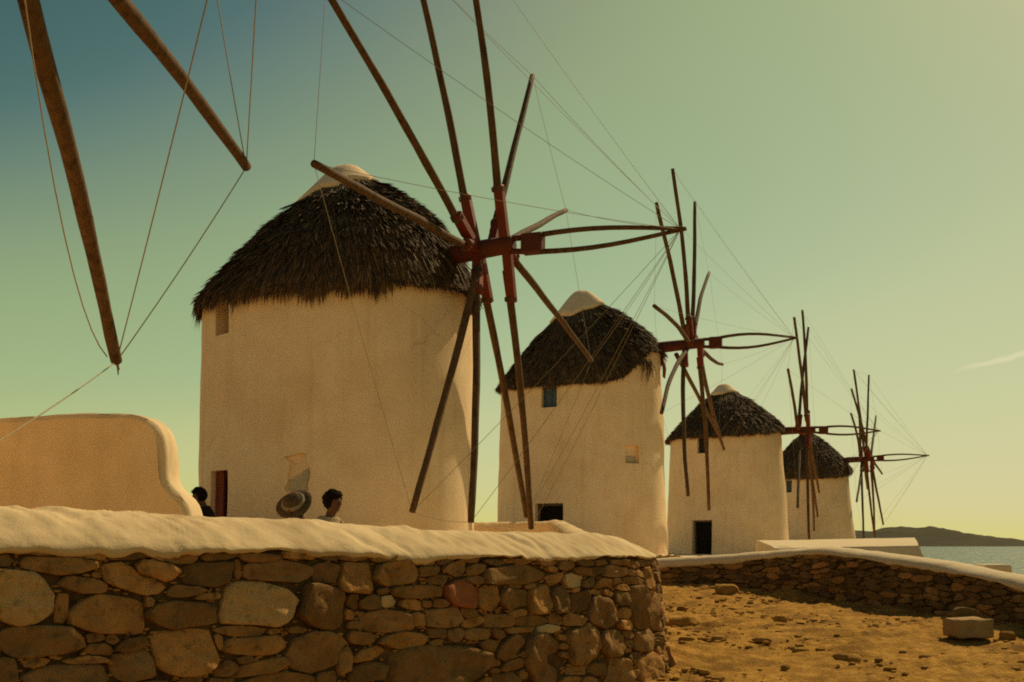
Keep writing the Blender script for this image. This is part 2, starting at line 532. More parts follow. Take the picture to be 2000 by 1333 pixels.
pts[:, 2] += dirt * (0.05 * n1 + 0.03 * n2 * (0.35 + np.clip(n1 + 0.4, 0, 1.2)) - 0.030 * n3 * np.clip(n1 + 0.6, 0, 1.3) + 0.01 + 0.02 * np.abs(vnoise(q * np.array([13.0, 17.0, 0.0]), 29)))
mb = MB()
mb.grid(pts.reshape(GX.shape + (3,)))
ground = tag(mb.build('ground', M_ground), kind='structure')
ground.data.materials.append(M_terrace_bounce)                 # paler terrace, added to bounce sunlight onto the tower fronts
fc = np.zeros(len(ground.data.polygons) * 3)
ground.data.polygons.foreach_get('center', fc)
fc = fc.reshape(-1, 3)
on_t = inside(fc[:, :2], POLY) & (seg_dist(fc[:, :2], POLY) > 0.4) & (fc[:, 2] > 0.75) & (fc[:, 1] < 70) & (fc[:, 0] > -12)
ground.data.polygons.foreach_set('material_index', on_t.astype(np.int32))

def gh(x, y):
    return float(ground_h(x, y)[0])

# sea
SEA = EYE - 10.5
m = bpy.data.materials.new('sea_water')
m.use_nodes = True
nt = m.node_tree
b = nt.nodes['Principled BSDF']
b.inputs['Base Color'].default_value = (0.075, 0.108, 0.085, 1)
b.inputs['Roughness'].default_value = 0.35
b.inputs['IOR'].default_value = 1.33
b.inputs['Specular IOR Level'].default_value = 0.09
geo = nt.nodes.new('ShaderNodeNewGeometry')
hts = []
for sc, det in ((0.35, 6.0), (0.06, 4.0)):
    n = nt.nodes.new('ShaderNodeTexNoise')
    n.inputs['Scale'].default_value = sc
    n.inputs['Detail'].default_value = det
    nt.links.new(geo.outputs['Position'], n.inputs['Vector'])
    hts.append(n)
b1 = nt.nodes.new('ShaderNodeBump')
b1.inputs['Strength'].default_value = 1.0
b1.inputs['Distance'].default_value = 1.2
nt.links.new(hts[0].outputs[0], b1.inputs['Height'])
b2 = nt.nodes.new('ShaderNodeBump')
b2.inputs['Strength'].default_value = 1.0
b2.inputs['Distance'].default_value = 2.5
nt.links.new(hts[1].outputs[0], b2.inputs['Height'])
nt.links.new(b1.outputs[0], b2.inputs['Normal'])
nt.links.new(b2.outputs[0], b.inputs['Normal'])
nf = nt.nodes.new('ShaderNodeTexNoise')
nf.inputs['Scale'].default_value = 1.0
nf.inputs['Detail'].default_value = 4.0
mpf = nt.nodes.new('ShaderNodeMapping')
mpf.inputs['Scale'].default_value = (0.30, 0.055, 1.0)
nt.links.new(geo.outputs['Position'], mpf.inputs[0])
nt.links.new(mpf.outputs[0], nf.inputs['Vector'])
rf = nt.nodes.new('ShaderNodeValToRGB')                 # sun sparkle and whitecaps painted as pale flecks
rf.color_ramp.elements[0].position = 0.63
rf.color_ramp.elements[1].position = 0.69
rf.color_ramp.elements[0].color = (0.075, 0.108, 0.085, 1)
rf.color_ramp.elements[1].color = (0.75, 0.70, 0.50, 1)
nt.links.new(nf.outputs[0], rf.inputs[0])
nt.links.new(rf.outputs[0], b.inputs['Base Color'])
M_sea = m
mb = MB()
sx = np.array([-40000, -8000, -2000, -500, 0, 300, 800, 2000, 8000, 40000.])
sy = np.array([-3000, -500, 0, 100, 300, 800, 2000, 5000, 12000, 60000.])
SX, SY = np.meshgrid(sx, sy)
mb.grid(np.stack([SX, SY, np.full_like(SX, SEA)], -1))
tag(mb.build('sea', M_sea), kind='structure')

# island across the bay
D_ISL = 4200
prof = [(1380, 1062), (1480, 1050), (1560, 1046), (1640, 1044), (1668, 1036), (1700, 1039), (1725, 1031), (1760, 1028), (1790, 1030), (1825, 1029), (1850, 1034), (1880, 1041),
        (1915, 1045), (1940, 1049), (1965, 1050), (2000, 1055), (2060, 1058), (2120, 1061), (2160, 1064)]
px = np.linspace(1380, 2160, 220)
py = np.interp(px, [p[0] for p in prof], [p[1] for p in prof])
py = py - 1.2 * fbm(np.stack([px * 0.06, 0 * px, 0 * px], 1), 5, 3)
rows = []
for k, (t, off) in enumerate([(0, -700), (0.35, -420), (0.7, -200), (1.0, 0), (0.8, 400), (0, 1200)]):
    row = []
    for i in range(len(px)):
        c = at(px[i], py[i], D_ISL)
        h = max(c.z - SEA, 0.1)
        rr = fbm(np.array([[px[i] * 0.03, k * 1.7, 0]]), 9, 3)[0]
        row.append((c.x * (1 + off / D_ISL), D_ISL + off + rr * 15 * (k != 3), SEA - 1.0 + h * t * (1 + 0.05 * rr * (k != 3)) + (1.0 if k == 3 else 0)))
    rows.append(row)
mb = MB()
mb.grid(np.array(rows))
tag(mb.build('hills', M_hill), kind='structure')

# ------------------------------------------------------------------ rubble walls
def cell_polygons(seeds, nang, smax=1.22):
    """seeds: (s, z, w, h, ang). Superelliptic Voronoi cells, star-shaped polygons around each seed."""
    S = np.array([q[:5] for q in seeds], float)
    def dist(P, idx=None):
        Q = S if idx is None else S[idx]
        d = P[:, None, :] - Q[None, :, :2]
        c, s_ = np.cos(Q[:, 4]), np.sin(Q[:, 4])
        u = (d[..., 0] * c + d[..., 1] * s_) / (Q[:, 2] / 2)
        v = (-d[..., 0] * s_ + d[..., 1] * c) / (Q[:, 3] / 2)
        return (np.abs(u) ** 5 + np.abs(v) ** 5) ** (1 / 5)
    out = []
    for i in range(len(S)):
        near = np.where((np.abs(S[:, 0] - S[i, 0]) < 1.2) & (np.abs(S[:, 1] - S[i, 1]) < 0.9))[0]
        me = int(np.where(near == i)[0][0])
        poly = []
        a0 = random.random() * 0.3
        for k in range(nang):
            a = a0 + 2 * math.pi * k / nang
            ca, sa = math.cos(S[i, 4]), math.sin(S[i, 4])
            ux, vy = math.cos(a) * S[i, 2] / 2, math.sin(a) * S[i, 3] / 2
            dr = np.array([ux * ca - vy * sa, ux * sa + vy * ca])
            ts = np.linspace(0.25, 1.6, 40)
            D = dist(S[i, :2] + ts[:, None] * dr, near)
            own = D[:, me].copy()
            D[:, me] = 1e9
            ok = (own < D.min(1)) & (own < smax)
            bad = np.where(~ok)[0]
            t = ts[max(bad[0] - 1, 0)] if len(bad) else ts[-1]
            poly.append(dr * t)
        out.append(np.array(poly))
    return out, dist

def fill_seeds(seeds, smin, smax_, zlo, zhi, n_try, wr, hr, limit):
    S = list(seeds)
    arr = np.array([q[:5] for q in S], float) if S else np.zeros((0, 5))
    cnt = 0
    for k in range(n_try):
        f = 1.0 - 0.75 * k / n_try
        s = random.uniform(smin, smax_)
        lo, hi = zlo(s), zhi(s)
        z = random.uniform(lo, hi)
        w = wr[0] + (wr[1] - wr[0]) * f * random.uniform(0.55, 1)
        h = min(w * 0.9, hr[0] + (hr[1] - hr[0]) * f * random.uniform(0.5, 1))
        test = []
        for (a, b_) in ((0, 0), (-.36, 0), (.36, 0), (0, -.36), (0, .36), (-.3, -.3), (.3, .3), (-.3, .3), (.3, -.3)):
            test.append((s + a * w, z + b_ * h))
        P = np.array(test)
        if len(arr):
            d = P[:, None, :] - arr[None, :, :2]
            c, sn = np.cos(arr[:, 4]), np.sin(arr[:, 4])
            u = (d[..., 0] * c + d[..., 1] * sn) / (arr[:, 2] / 2)
            v = (-d[..., 0] * sn + d[..., 1] * c) / (arr[:, 3] / 2)
            if ((np.abs(u) ** 5 + np.abs(v) ** 5).min() < 0.97):
                continue
        q = (s, z, w, h, random.uniform(-0.18, 0.18), None)
        S.append(q)
        arr = np.vstack([arr, q[:5]])
        cnt += 1
        if cnt >= limit:
            break
    return S

def stone_mesh(name, poly, bulge, depth, gap, frame, mat, parent, rough=0.012, seed=0):
    """frame(s_off, z_off, out) -> world point."""
    n = len(poly)
    r = np.linalg.norm(poly, axis=1)
    r = 0.16 * np.roll(r, 1) + 0.68 * r + 0.16 * np.roll(r, -1)
    kk = np.arange(n)
    if n > 14:                                  # split faces: straight runs between a few corners
        nc = random.choice([6, 7, 8, 9])
        cs = sorted(random.sample(range(n), nc))
        while max((cs[(i + 1) % nc] - cs[i]) % n or n for i in range(nc)) > 5:
            cs = sorted(random.sample(range(n), nc))
        dd = poly / np.linalg.norm(poly, axis=1)[:, None]
        rn = r.copy()
        for i in range(nc):
            a_, b_ = cs[i], cs[(i + 1) % nc]
            span = (b_ - a_) % n
            pa, pb = dd[a_] * r[a_] * 1.05, dd[b_] * r[b_] * 1.05
            for q_ in range(span):
                k_ = (a_ + q_) % n
                u_ = dd[k_]
                e_ = pb - pa
                den = u_[0] * e_[1] - u_[1] * e_[0]
                if abs(den) > 1e-9:
                    rn[k_] = min(max((pa[0] * e_[1] - pa[1] * e_[0]) / den, 0.55 * r[k_]), 1.12 * r[k_])
        r = 0.68 * rn + 0.32 * r
    r = r * (1 + 0.06 * vnoise(np.stack([np.cos(kk * 6.283 / n) * 1.7 + seed * 2.9, np.sin(kk * 6.283 / n) * 1.7, kk * 0 + seed * 0.7], 1), 53))
    dirs = poly / np.linalg.norm(poly, axis=1)[:, None]
    size = r.mean()
    r = np.maximum(r - gap, 0.35 * r)
    tilt = (random.uniform(-.16, .16), random.uniform(-.20, .14))
    rings = [(1.0, -depth), (1.0, bulge * 0.35), (0.965, bulge * 0.80), (0.86, bulge * 0.98), (0.62, bulge * 1.0), (0.32, bulge * 1.0)]
    verts = []
    for k, (sc, out) in enumerate(rings):
        q = dirs * (r * sc)[:, None]
        nz = vnoise(np.stack([q[:, 0] * 9 + seed * 3.7, q[:, 1] * 9, np.full(n, seed * 1.3)], 1), 31) * rough
        nz2 = vnoise(np.stack([q[:, 0] * 24 + seed * 1.7, q[:, 1] * 24, np.full(n, seed * 2.3)], 1), 37) * rough * 0.6
        nz2 = nz2 + np.minimum(vnoise(np.stack([q[:, 0] * 5.5 + seed * 4.1, q[:, 1] * 5.5, np.full(n, seed * 3.1)], 1), 57) + 0.15, 0) * rough * 2.2
        for j in range(n):
            o = out + (nz[j] + nz2[j] + tilt[0] * q[j, 0] + tilt[1] * q[j, 1] if k else 0)
            verts.append(frame(q[j, 0], q[j, 1], o))
    verts.append(frame(0, 0, bulge * 1.08 + random.uniform(-1, 1) * rough))
    faces = []
    for k in range(len(rings) - 1):
        for j in range(n):
            faces.append((k * n + j, k * n + (j + 1) % n, (k + 1) * n + (j + 1) % n, (k + 1) * n + j))
    b0 = (len(rings) - 1) * n
    for j in range(n):
        faces.append((b0 + j, b0 + (j + 1) % n, len(rings) * n))
    m_ = MB()
    m_.add(verts, faces)
    o = m_.build(name, mat, parent, True, tuple(frame(0, 0, 0)))
    autosmooth(o, 42)
    return o

# --- near wall -------------------------------------------------------------
BATTER = 0.13
def nw_frame(s0, z0):
    def f(ds, dz, out):
        s = s0 + ds
        x = np.interp(s, nw_s, nw[:, 0]); y = np.interp(s, nw_s, nw[:, 1])
        nx = np.interp(s, nw_s, nw_n[:, 0]); ny = np.interp(s, nw_s, nw_n[:, 1])
        bt = out + BATTER * (EYE - 0.1 - (z0 + dz))
        return (x + nx * bt, y + ny * bt, z0 + dz)
    return f
# pixel -> wall surface
ratio = nw[:, 0] / nw[:, 1]
front_end = int(np.argmax(ratio))
def px_sz(px, py):
    r = (px - 1000) / FPX / 1.004
    s = np.interp(r, ratio[:front_end + 1], nw_s[:front_end + 1])
    Y = np.interp(s, nw_s, nw[:, 1]) - 0.08
    return s, at(px, py, Y).z

BIG = [(52,1167,118,108,0,'g'),(110,1105,132,36,5,0),(10,1096,25,26,0,0),(262,1135,120,48,20,0),(300,1117,92,38,5,0),(407,1120,98,50,-3,0),(540,1118,136,38,2,0),
 (634,1119,58,40,0,0),(593,1082,68,20,0,'r2'),(690,1128,76,60,0,0),(160,1143,92,34,8,0),(119,1190,30,58,0,0),(208,1200,148,74,5,'g2'),(355,1203,134,50,0,0),
 (408,1165,56,14,0,0),(502,1181,150,94,0,'g'),(627,1188,98,86,10,0),(684,1177,34,34,0,0),(362,1155,66,22,0,0),(82,1254,160,60,0,0),(183,1247,38,24,0,0),
 (217,1250,26,22,0,0),(190,1268,54,26,10,0),(253,1261,58,28,-15,0),(352,1274,112,92,0,0),(466,1233,104,24,3,0),(488,1262,116,32,0,0),(605,1273,108,76,0,0),
 (255,1303,80,60,0,0),(505,1303,100,24,-8,'g2'),(432,1308,48,30,0,0),(15,1312,40,62,0,0),(128,1322,166,44,0,0),(170,1290,80,16,0,0),(421,1252,18,32,0,0),
 (528,1328,120,26,0,0),(290,1175,20,26,0,0),(190,1125,24,16,0,0),(462,1115,14,40,0,0),
 (768,1120,86,48,-6,0),(833,1117,36,20,0,0),(810,1157,100,28,0,0),(893,1161,64,48,15,'r'),(752,1175,30,24,0,'p'),(704,1178,60,28,0,0),(744,1213,92,40,0,0),
 (807,1210,30,26,0,0),(857,1207,70,36,0,0),(778,1251,88,28,0,0),(840,1237,34,22,0,0),(877,1239,36,26,0,0),(838,1305,190,80,0,0),(960,1212,60,24,0,0),
 (948,1168,44,44,0,0),(996,1170,56,38,0,0),(1046,1172,42,52,-12,0),(1083,1173,30,48,0,0),(1115,1135,34,24,0,'p'),(1000,1122,116,36,0,0),(1026,1213,54,22,0,0),
 (1071,1210,30,22,0,0),(1003,1231,56,12,0,0),(1055,1228,40,18,0,'p'),(1122,1258,64,74,0,0),(1163,1196,52,64,8,0),(1177,1254,46,54,0,0),(1234,1185,32,84,0,0),
 (1042,1290,64,100,0,0),(980,1262,56,34,-25,0),(1196,1117,46,24,0,0),(1122,1175,36,36,0,0),(1235,1252,36,40,0,0),(1238,1308,36,60,0,0),(1262,1200,20,70,0,0),
 (1280,1290,24,80,0,0),(965,1327,50,30,0,0),(660,1290,30,50,0,0),(704,1310,80,36,0,0),(672,1200,22,26,0,0),(1180,1308,50,50,0,0),(1262,1130,18,44,0,0)]
seeds = []
for (px, py, w, h, ang, kind) in BIG:
    s, z = px_sz(px, py)
    s0, _ = px_sz(px - w / 2, py)
    s1, _ = px_sz(px + w / 2, py)
    Y = np.interp(s, nw_s, nw[:, 1])
    seeds.append((s, z, max(s1 - s0, 0.05), h * Y / FPX, math.radians(-ang), kind))
s_left = px_sz(-60, 1200)[0]
s_vis0 = px_sz(-20, 1200)[0]
s_corner = nw_s[front_end] + 0.5
zlow = lambda s: at(1000, 1350, float(np.interp(s, nw_s, nw[:, 1]))).z - 0.03
zhigh = lambda s: EYE + float(np.interp(s, nw_s, nw[:, 2])) - 0.005
seeds = fill_seeds(seeds, s_vis0, s_corner, zlow, zhigh, 12000, (0.07, 0.40), (0.035, 0.15), 216)
polys, _ = cell_polygons(seeds, 24)
for q, poly in zip(seeds, polys):
    poly[:, 1] = np.minimum(poly[:, 1], max(zhigh(q[0]) + 0.004 - q[1], 0.02))
near_wall = tag(empty('stone_wall', (-1.0, 9.6, 0.0)), 'nearest brown rubble stone wall with a broad sloping whitewashed coping', 'stone wall')
for i, (q, poly) in enumerate(zip(seeds, polys)):
    kind = q[5]
    mat = {'g': M_stone_gold, 'g2': M_stone, 'r': M_stone_red, 'r2': M_stone, 'p': M_stone_pale}.get(kind, M_stone)
    size = min(q[2], q[3])
    o = stone_mesh('stone', poly, min(0.062, 0.018 + size * 0.12) * random.uniform(0.6, 1.3), 0.10, 0.0055, nw_frame(q[0], q[1]), mat, near_wall,
                   0.008 + 0.06 * size, i)
    if kind == 'r':
        o['label'] = 'rust red stone among brown ones'
    if kind == 'g':
        o['label'] = 'large golden tan boulder'

# core of the wall with a solid back
mb = MB()
rows = []
for i in range(0, len(nw_s), 8):
    x, y = nw[i, :2]; nx, ny = nw_n[i]
    top = EYE + nw[i, 2] + 0.05
    zb = min(gh(x + nx * 0.4, y + ny * 0.4), 0.4) - 0.3
    row = []
    for (z) in np.linspace(zb, top, 9):
        o = -0.030 + BATTER * (EYE - 0.1 - z)
        row.append((x + nx * o, y + ny * o, z))
    row.append((x - nx * 0.5, y - ny * 0.5, top))
    row.append((x - nx * 0.5, y - ny * 0.5, zb))
    rows.append(row)
P = np.array(rows)
nz = fbm(P.reshape(-1, 3) * 6, 4, 3).reshape(P.shape[:2]) * 0.016
for i in range(P.shape[0]):
    k = i * 8
    P[i, :9, 0] += nw_n[k, 0] * nz[i, :9]
    P[i, :9, 1] += nw_n[k, 1] * nz[i, :9]
mb.grid(P, close_v=True)
mb.build('wall_core', M_core, near_wall)

# loose smaller rubble on the parts of the wall out of close view (return side, left end, foot)
def rock_into(mb, c, sx, sy, sz, M=None, seed=0, sub=1):
    bm = bmesh.new()
    bmesh.ops.create_icosphere(bm, subdivisions=sub, radius=1)
    for v in bm.verts:
        k = 1 + 0.28 * mnoise.noise(v.co * 1.3 + Vector((seed * 7.1, seed * 3.3, 0)))
        d = v.co * k
        d = Vector((max(-.9, min(.9, d.x)) * sx, max(-.9, min(.9, d.y)) * sy, max(-.8, min(.85, d.z)) * sz))
        if sub > 1:
            d = d * (1 + 0.16 * mnoise.noise(v.co * 3.1 + Vector((seed * 2.3, 0, seed))))
        v.co = (M @ d if M else d) + Vector(c)
    bm.verts.index_update()
    mb.add([v.co for v in bm.verts], [[v.index for v in f.verts] for f in bm.faces])
    bm.free()

mb = MB()
for k in range(520):
    r = random.random()
    if r < 0.45:
        s = random.uniform(0.2, s_vis0 - 0.15); z = random.uniform(0.0, zhigh(s) - 0.05)
    elif r < 0.8:
        s = random.uniform(s_corner + 0.1, s_corner + 8); z = random.uniform(0.4, zhigh(s) - 0.05)
    else:
        s = random.uniform(s_vis0, s_corner); lo = min(zlow(s), 1.2) - 0.06; z = random.uniform(-0.05, max(lo - 0.05, 0.0))
    c = nw_frame(s, z)(0, 0, 0.0)
    t = np.array([np.interp(s, nw_s, nw_t[:, 0]), np.interp(s, nw_s, nw_t[:, 1])])
    M = Matrix(((t[0], t[1], 0), (t[1], -t[0], 0), (0, 0, 1)))
    rock_into(mb, c, random.uniform(.1, .24), 0.07, random.uniform(.05, .12), M, k)
tag(mb.build('rubble_infill', M_stone, near_wall), kind='stuff')
Sarr = np.array([q[:5] for q in seeds], float)
mb = MB()
for k in range(5200):
    s = random.uniform(s_vis0, s_corner); z = random.uniform(zlow(s), zhigh(s) - 0.015)
    d = np.array([[s, z]])[:, None, :] - Sarr[None, :, :2]
    c_, sn_ = np.cos(Sarr[:, 4]), np.sin(Sarr[:, 4])
    u = (d[..., 0] * c_ + d[..., 1] * sn_) / (Sarr[:, 2] / 2); v = (-d[..., 0] * sn_ + d[..., 1] * c_) / (Sarr[:, 3] / 2)
    if ((np.abs(u) ** 5 + np.abs(v) ** 5) ** 0.2).min() < 1.0: continue
    t = np.array([np.interp(s, nw_s, nw_t[:, 0]), np.interp(s, nw_s, nw_t[:, 1])])
    M = Matrix(((t[0], t[1], 0), (t[1], -t[0], 0), (0, 0, 1)))
    rock_into(mb, nw_frame(s, z)(0, 0, -0.012), random.uniform(.012, .045), 0.024, random.uniform(.008, .02), M, k)
tag(mb.build('chinking', M_stone, near_wall), kind='stuff')

# coping
def coping(name, s, path, nrm, low, ridge, prof, parent, mat, zback, ragged=0.02, amp=0.012, seed=0, strokes=0.0, kr=4):
    rows = []
    for i in range(len(s)):
        x, y = path[i]; nx, ny = nrm[i]
        rg = ragged * (fbm(np.array([[s[i] * 5.0, 0, seed]]), 17, 3)[0])
        rg2 = ragged * 1.4 * vnoise(np.array([[s[i] * 1.3, 3, seed]]), 19)[0]
        row = []
        for k, (d, a, b_) in enumerate(prof):        # d inward, a fraction low->ridge, b extra z
            z = low[i] + (ridge[i] - low[i]) * a + b_
            if k < kr:
                z += (rg + rg2) * (1 - k / kr)
            row.append((x - nx * d, y - ny * d, z))
        x0, y0, _ = row[-1]
        row.append((x0 - nx * 0.02, y0 - ny * 0.02, zback[i]))
        rows.append(row)
    P = np.array(rows)
    nz = amp * (fbm(P.reshape(-1, 3) * np.array([3.3, 2.2, 3.0]), 41 + seed, 3) + 0.5 * vnoise(P.reshape(-1, 3) * np.array([11.0, 4.5, 9.0]), 47)).reshape(P.shape[:2])
    if strokes:
        d_of = np.array([p_[0] for p_ in prof] + [prof[-1][0]])
        SS, DD = np.meshgrid(s, d_of, indexing='ij')
        u1 = (SS * 0.80 + DD * 0.6) ; v1 = (-SS * 0.6 + DD * 0.80)
        st = np.abs(vnoise(np.stack([u1 * 9.0, v1 * 1.7, 0 * SS + 2.0], -1), 77))
        st2 = vnoise(np.stack([u1 * 17.0, v1 * 3.2, 0 * SS + 7.0], -1), 79)
        gate = np.clip(vnoise(np.stack([SS * 1.4, DD * 2.5, 0 * SS], -1), 83) + 0.25, 0, 1)
        nz = nz - strokes * np.clip(0.22 - st, 0, 1) / 0.22 * gate + 0.25 * strokes * st2
    P[:, 2:-1, 2] += nz[:, 2:-1]
    P[:, 1:4, 0] += nrm[:, 0][:, None] * nz[:, 1:4] * 0.8
    P[:, 1:4, 1] += nrm[:, 1][:, None] * nz[:, 1:4] * 0.8
    m_ = MB()
    m_.grid(P)
    o = len(m_.v)
    return m_.build(name, mat, parent)
prof = [(0.10, 0, 0.0), (-0.035, 0, -0.015), (-0.06, 0, 0.015), (-0.045, 0.10, 0.01), (0.02, 0.28, 0.01), (0.10, 0.46, 0.012), (0.18, 0.63, 0.014), (0.26, 0.78, 0.014),
        (0.34, 0.90, 0.01), (0.42, 0.98, 0.004), (0.50, 1.0, 0), (0.58, 0.97, 0), (0.65, 0.86, 0), (0.70, 0.62, 0), (0.71, 0.2, 0)]
zb = np.array([min(gh(nw[i, 0] - nw_n[i, 0] * 1.0, nw[i, 1] - nw_n[i, 1] * 1.0), 1.28) - 0.1 for i in range(len(nw_s))])
pa_ = np.array(prof)
ti_ = np.linspace(0, len(prof) - 1, 40)
prof = [tuple(np.interp(t, range(len(pa_)), pa_[:, c]) for c in range(3)) for t in ti_]
coping('coping', nw_s, nw[:, :2], nw_n, EYE + nw[:, 2], EYE + nw[:, 3], prof, near_wall, M_coping, zb, 0.036, 0.017, 0, 0.026, 11)

# --- far wall ----------------------------------------------------------------
far_wall = tag(empty('stone_wall', (5.0, 20.0, 0.6)), 'low rubble stone wall with thin white coping crossing behind the bare earth', 'stone wall')
def fw_frame(s0, z0):
    def f(ds, dz, out):
        s = s0 + ds
        x = np.interp(s, fw_s, fw[:, 0]); y = np.interp(s, fw_s, fw[:, 1])
        nx = np.interp(s, fw_s, fw_n[:, 0]); ny = np.interp(s, fw_s, fw_n[:, 1])
        return (x + nx * out, y + ny * out, z0 + dz)
    return f
fr = fw[:, 0] / fw[:, 1]
s_a = fw_s[np.argmin(np.abs(fr - 270 / FPX))]
s_b = fw_s[np.argmin(np.abs(fr - 1040 / FPX))]
fseeds = []
z_lo = lambda s: float(np.interp(s, fw_s, fw[:, 4])) - 0.04
z_hi = lambda s: float(np.interp(s, fw_s, fw[:, 2])) - 0.01
fseeds = fill_seeds([], s_a, s_b, z_lo, z_hi, 9000, (0.10, 0.50), (0.045, 0.12), 298)
fpolys, _ = cell_polygons(fseeds, 16, 1.3)
for q, poly in zip(fseeds, fpolys):
    poly[:, 1] = np.minimum(poly[:, 1], max(z_hi(q[0]) + 0.004 - q[1], 0.015))
for i, (q, poly) in enumerate(zip(fseeds, fpolys)):
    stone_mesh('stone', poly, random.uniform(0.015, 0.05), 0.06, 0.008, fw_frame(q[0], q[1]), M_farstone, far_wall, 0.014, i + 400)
rows = []
for i in range(0, len(fw_s), 3):
    x, y = fw[i, :2]; nx, ny = fw_n[i]
    rows.append([(x - nx * 0.02, y - ny * 0.02, fw[i, 4] - 0.5), (x - nx * 0.02, y - ny * 0.02, fw[i, 2] + 0.03), (x - nx * 0.4, y - ny * 0.4, fw[i, 2] + 0.03), (x - nx * 0.4, y - ny * 0.4, fw[i, 4] - 0.5)])
mb = MB()
mb.grid(np.array(rows), close_v=True)
mb.build('wall_core', M_core, far_wall)
mb = MB()
for k in range(220):
    s = random.choice([random.uniform(0.1, max(s_a, 0.3)), random.uniform(s_b, fw_s[-1])])
    z = random.uniform(z_lo(s), z_hi(s) - 0.03)
    c = fw_frame(s, z)(0, 0, 0)
    t = np.array([np.interp(s, fw_s, fw_t[:, 0]), np.interp(s, fw_s, fw_t[:, 1])])
    rock_into(mb, c, random.uniform(.1, .2), 0.05, random.uniform(.04, .07), Matrix(((t[0], t[1], 0), (t[1], -t[0], 0), (0, 0, 1))), k)
tag(mb.build('rubble_infill', M_farstone, far_wall), kind='stuff')
profF = [(0.08, 0, 0.0), (-0.03, 0, -0.005), (-0.055, 0, 0.02), (-0.045, 0.3, 0), (-0.01, 0.58, 0), (0.05, 0.80, 0), (0.12, 0.93, 0), (0.2, 1.0, 0), (0.30, 1.0, 0), (0.38, 0.9, 0), (0.41, 0.5, 0)]
zb = fw[:, 2] - 0.6
coping('coping', fw_s, fw[:, :2], fw_n, fw[:, 2], fw[:, 3], profF, far_wall, M_coping_far, zb, 0.02, 0.010, 5)

# ------------------------------------------------------------------ whitewashed structures
def sculpt_slab(name, outline, Y, thick, mat, label, cat, bulge=0.05, slope=0.0):
    """outline in pixels at depth Y: extruded backwards with rounded edges."""
    pts = [at(px, py, Y) for px, py in outline]
    # resample
    P = np.array([tuple(p) for p in pts])
    L = np.concatenate([[0], np.cumsum(np.linalg.norm(np.diff(P, axis=0), axis=1))])
    s = np.linspace(0, L[-1], 120)
    P = np.stack([np.interp(s, L, P[:, k]) for k in range(3)], 1)
    for _ in range(3):
        Q = P.copy(); Q[1:-1] = 0.25 * P[:-2] + 0.5 * P[1:-1] + 0.25 * P[2:]; P = Q
    c = P.mean(0)
    t = np.gradient(P, axis=0); t /= np.linalg.norm(t, axis=1)[:, None]
    nrm = np.stack([-t[:, 2], 0 * t[:, 0], t[:, 0]], 1)       # outward in the XZ plane (outline runs left to right)
    rows = []
    secs = [(-0.02, 0.02, 0), (0.0, 0.0, 0), (0.02, -bulge * 0.1, 0), (0.05, bulge * 0.35, 1), (0.10, bulge * 0.9, 1), (0.2, bulge, 1), (0.5, bulge, 1), (0.8, bulge, 1), (0.92, bulge * 0.6, 1), (1.0, 0, 1)]
    for (d, out, k) in secs:
        rows.append(P + nrm * (out - bulge) + np.array([0, d * thick, 0]))
    G = np.array(rows)
    nz = fbm(G.reshape(-1, 3) * 1.8, 61, 3).reshape(G.shape[:2]) * 0.02
    G[..., 2] += nz
    G[..., 0] += nz * 0.6
    m_ = MB()
    m_.grid(G)
    # front face: fan of rings to the base line
    zb_ = min(P[0, 2], P[-1, 2]) 
    n = len(P)
    for idx, yy in ((0, Y - 0.02 * thick), (len(secs) - 1, Y + thick)):
        top = G[idx]
        rings = [top]
        for f in (0.85, 0.6, 0.3, 0.0):
            r = top.copy()
            r[:, 2] = zb_ + (top[:, 2] - zb_) * f
            r[:, 1] += (0.012 * fbm(r * 1.5, 66, 2) if 0 < f else 0)
            rings.append(r)
        m_.grid(np.array(rings))
    o = m_.build(name, mat)
    bm = bmesh.new(); bm.from_mesh(o.data)
    bmesh.ops.remove_doubles(bm, verts=bm.verts, dist=0.001)
    bmesh.ops.recalc_face_normals(bm, faces=bm.faces)
    bm.to_mesh(o.data); bm.free()
    autosmooth(o, 50)
    return tag(o, label, cat)

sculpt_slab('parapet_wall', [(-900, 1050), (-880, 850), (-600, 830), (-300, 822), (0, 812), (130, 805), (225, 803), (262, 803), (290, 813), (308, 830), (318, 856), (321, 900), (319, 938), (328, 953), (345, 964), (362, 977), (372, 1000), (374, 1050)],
            11.0, 0.62, M_parapet, 'thick whitewashed parapet with rounded corner stepping down left of the largest mill', 'parapet', 0.09)

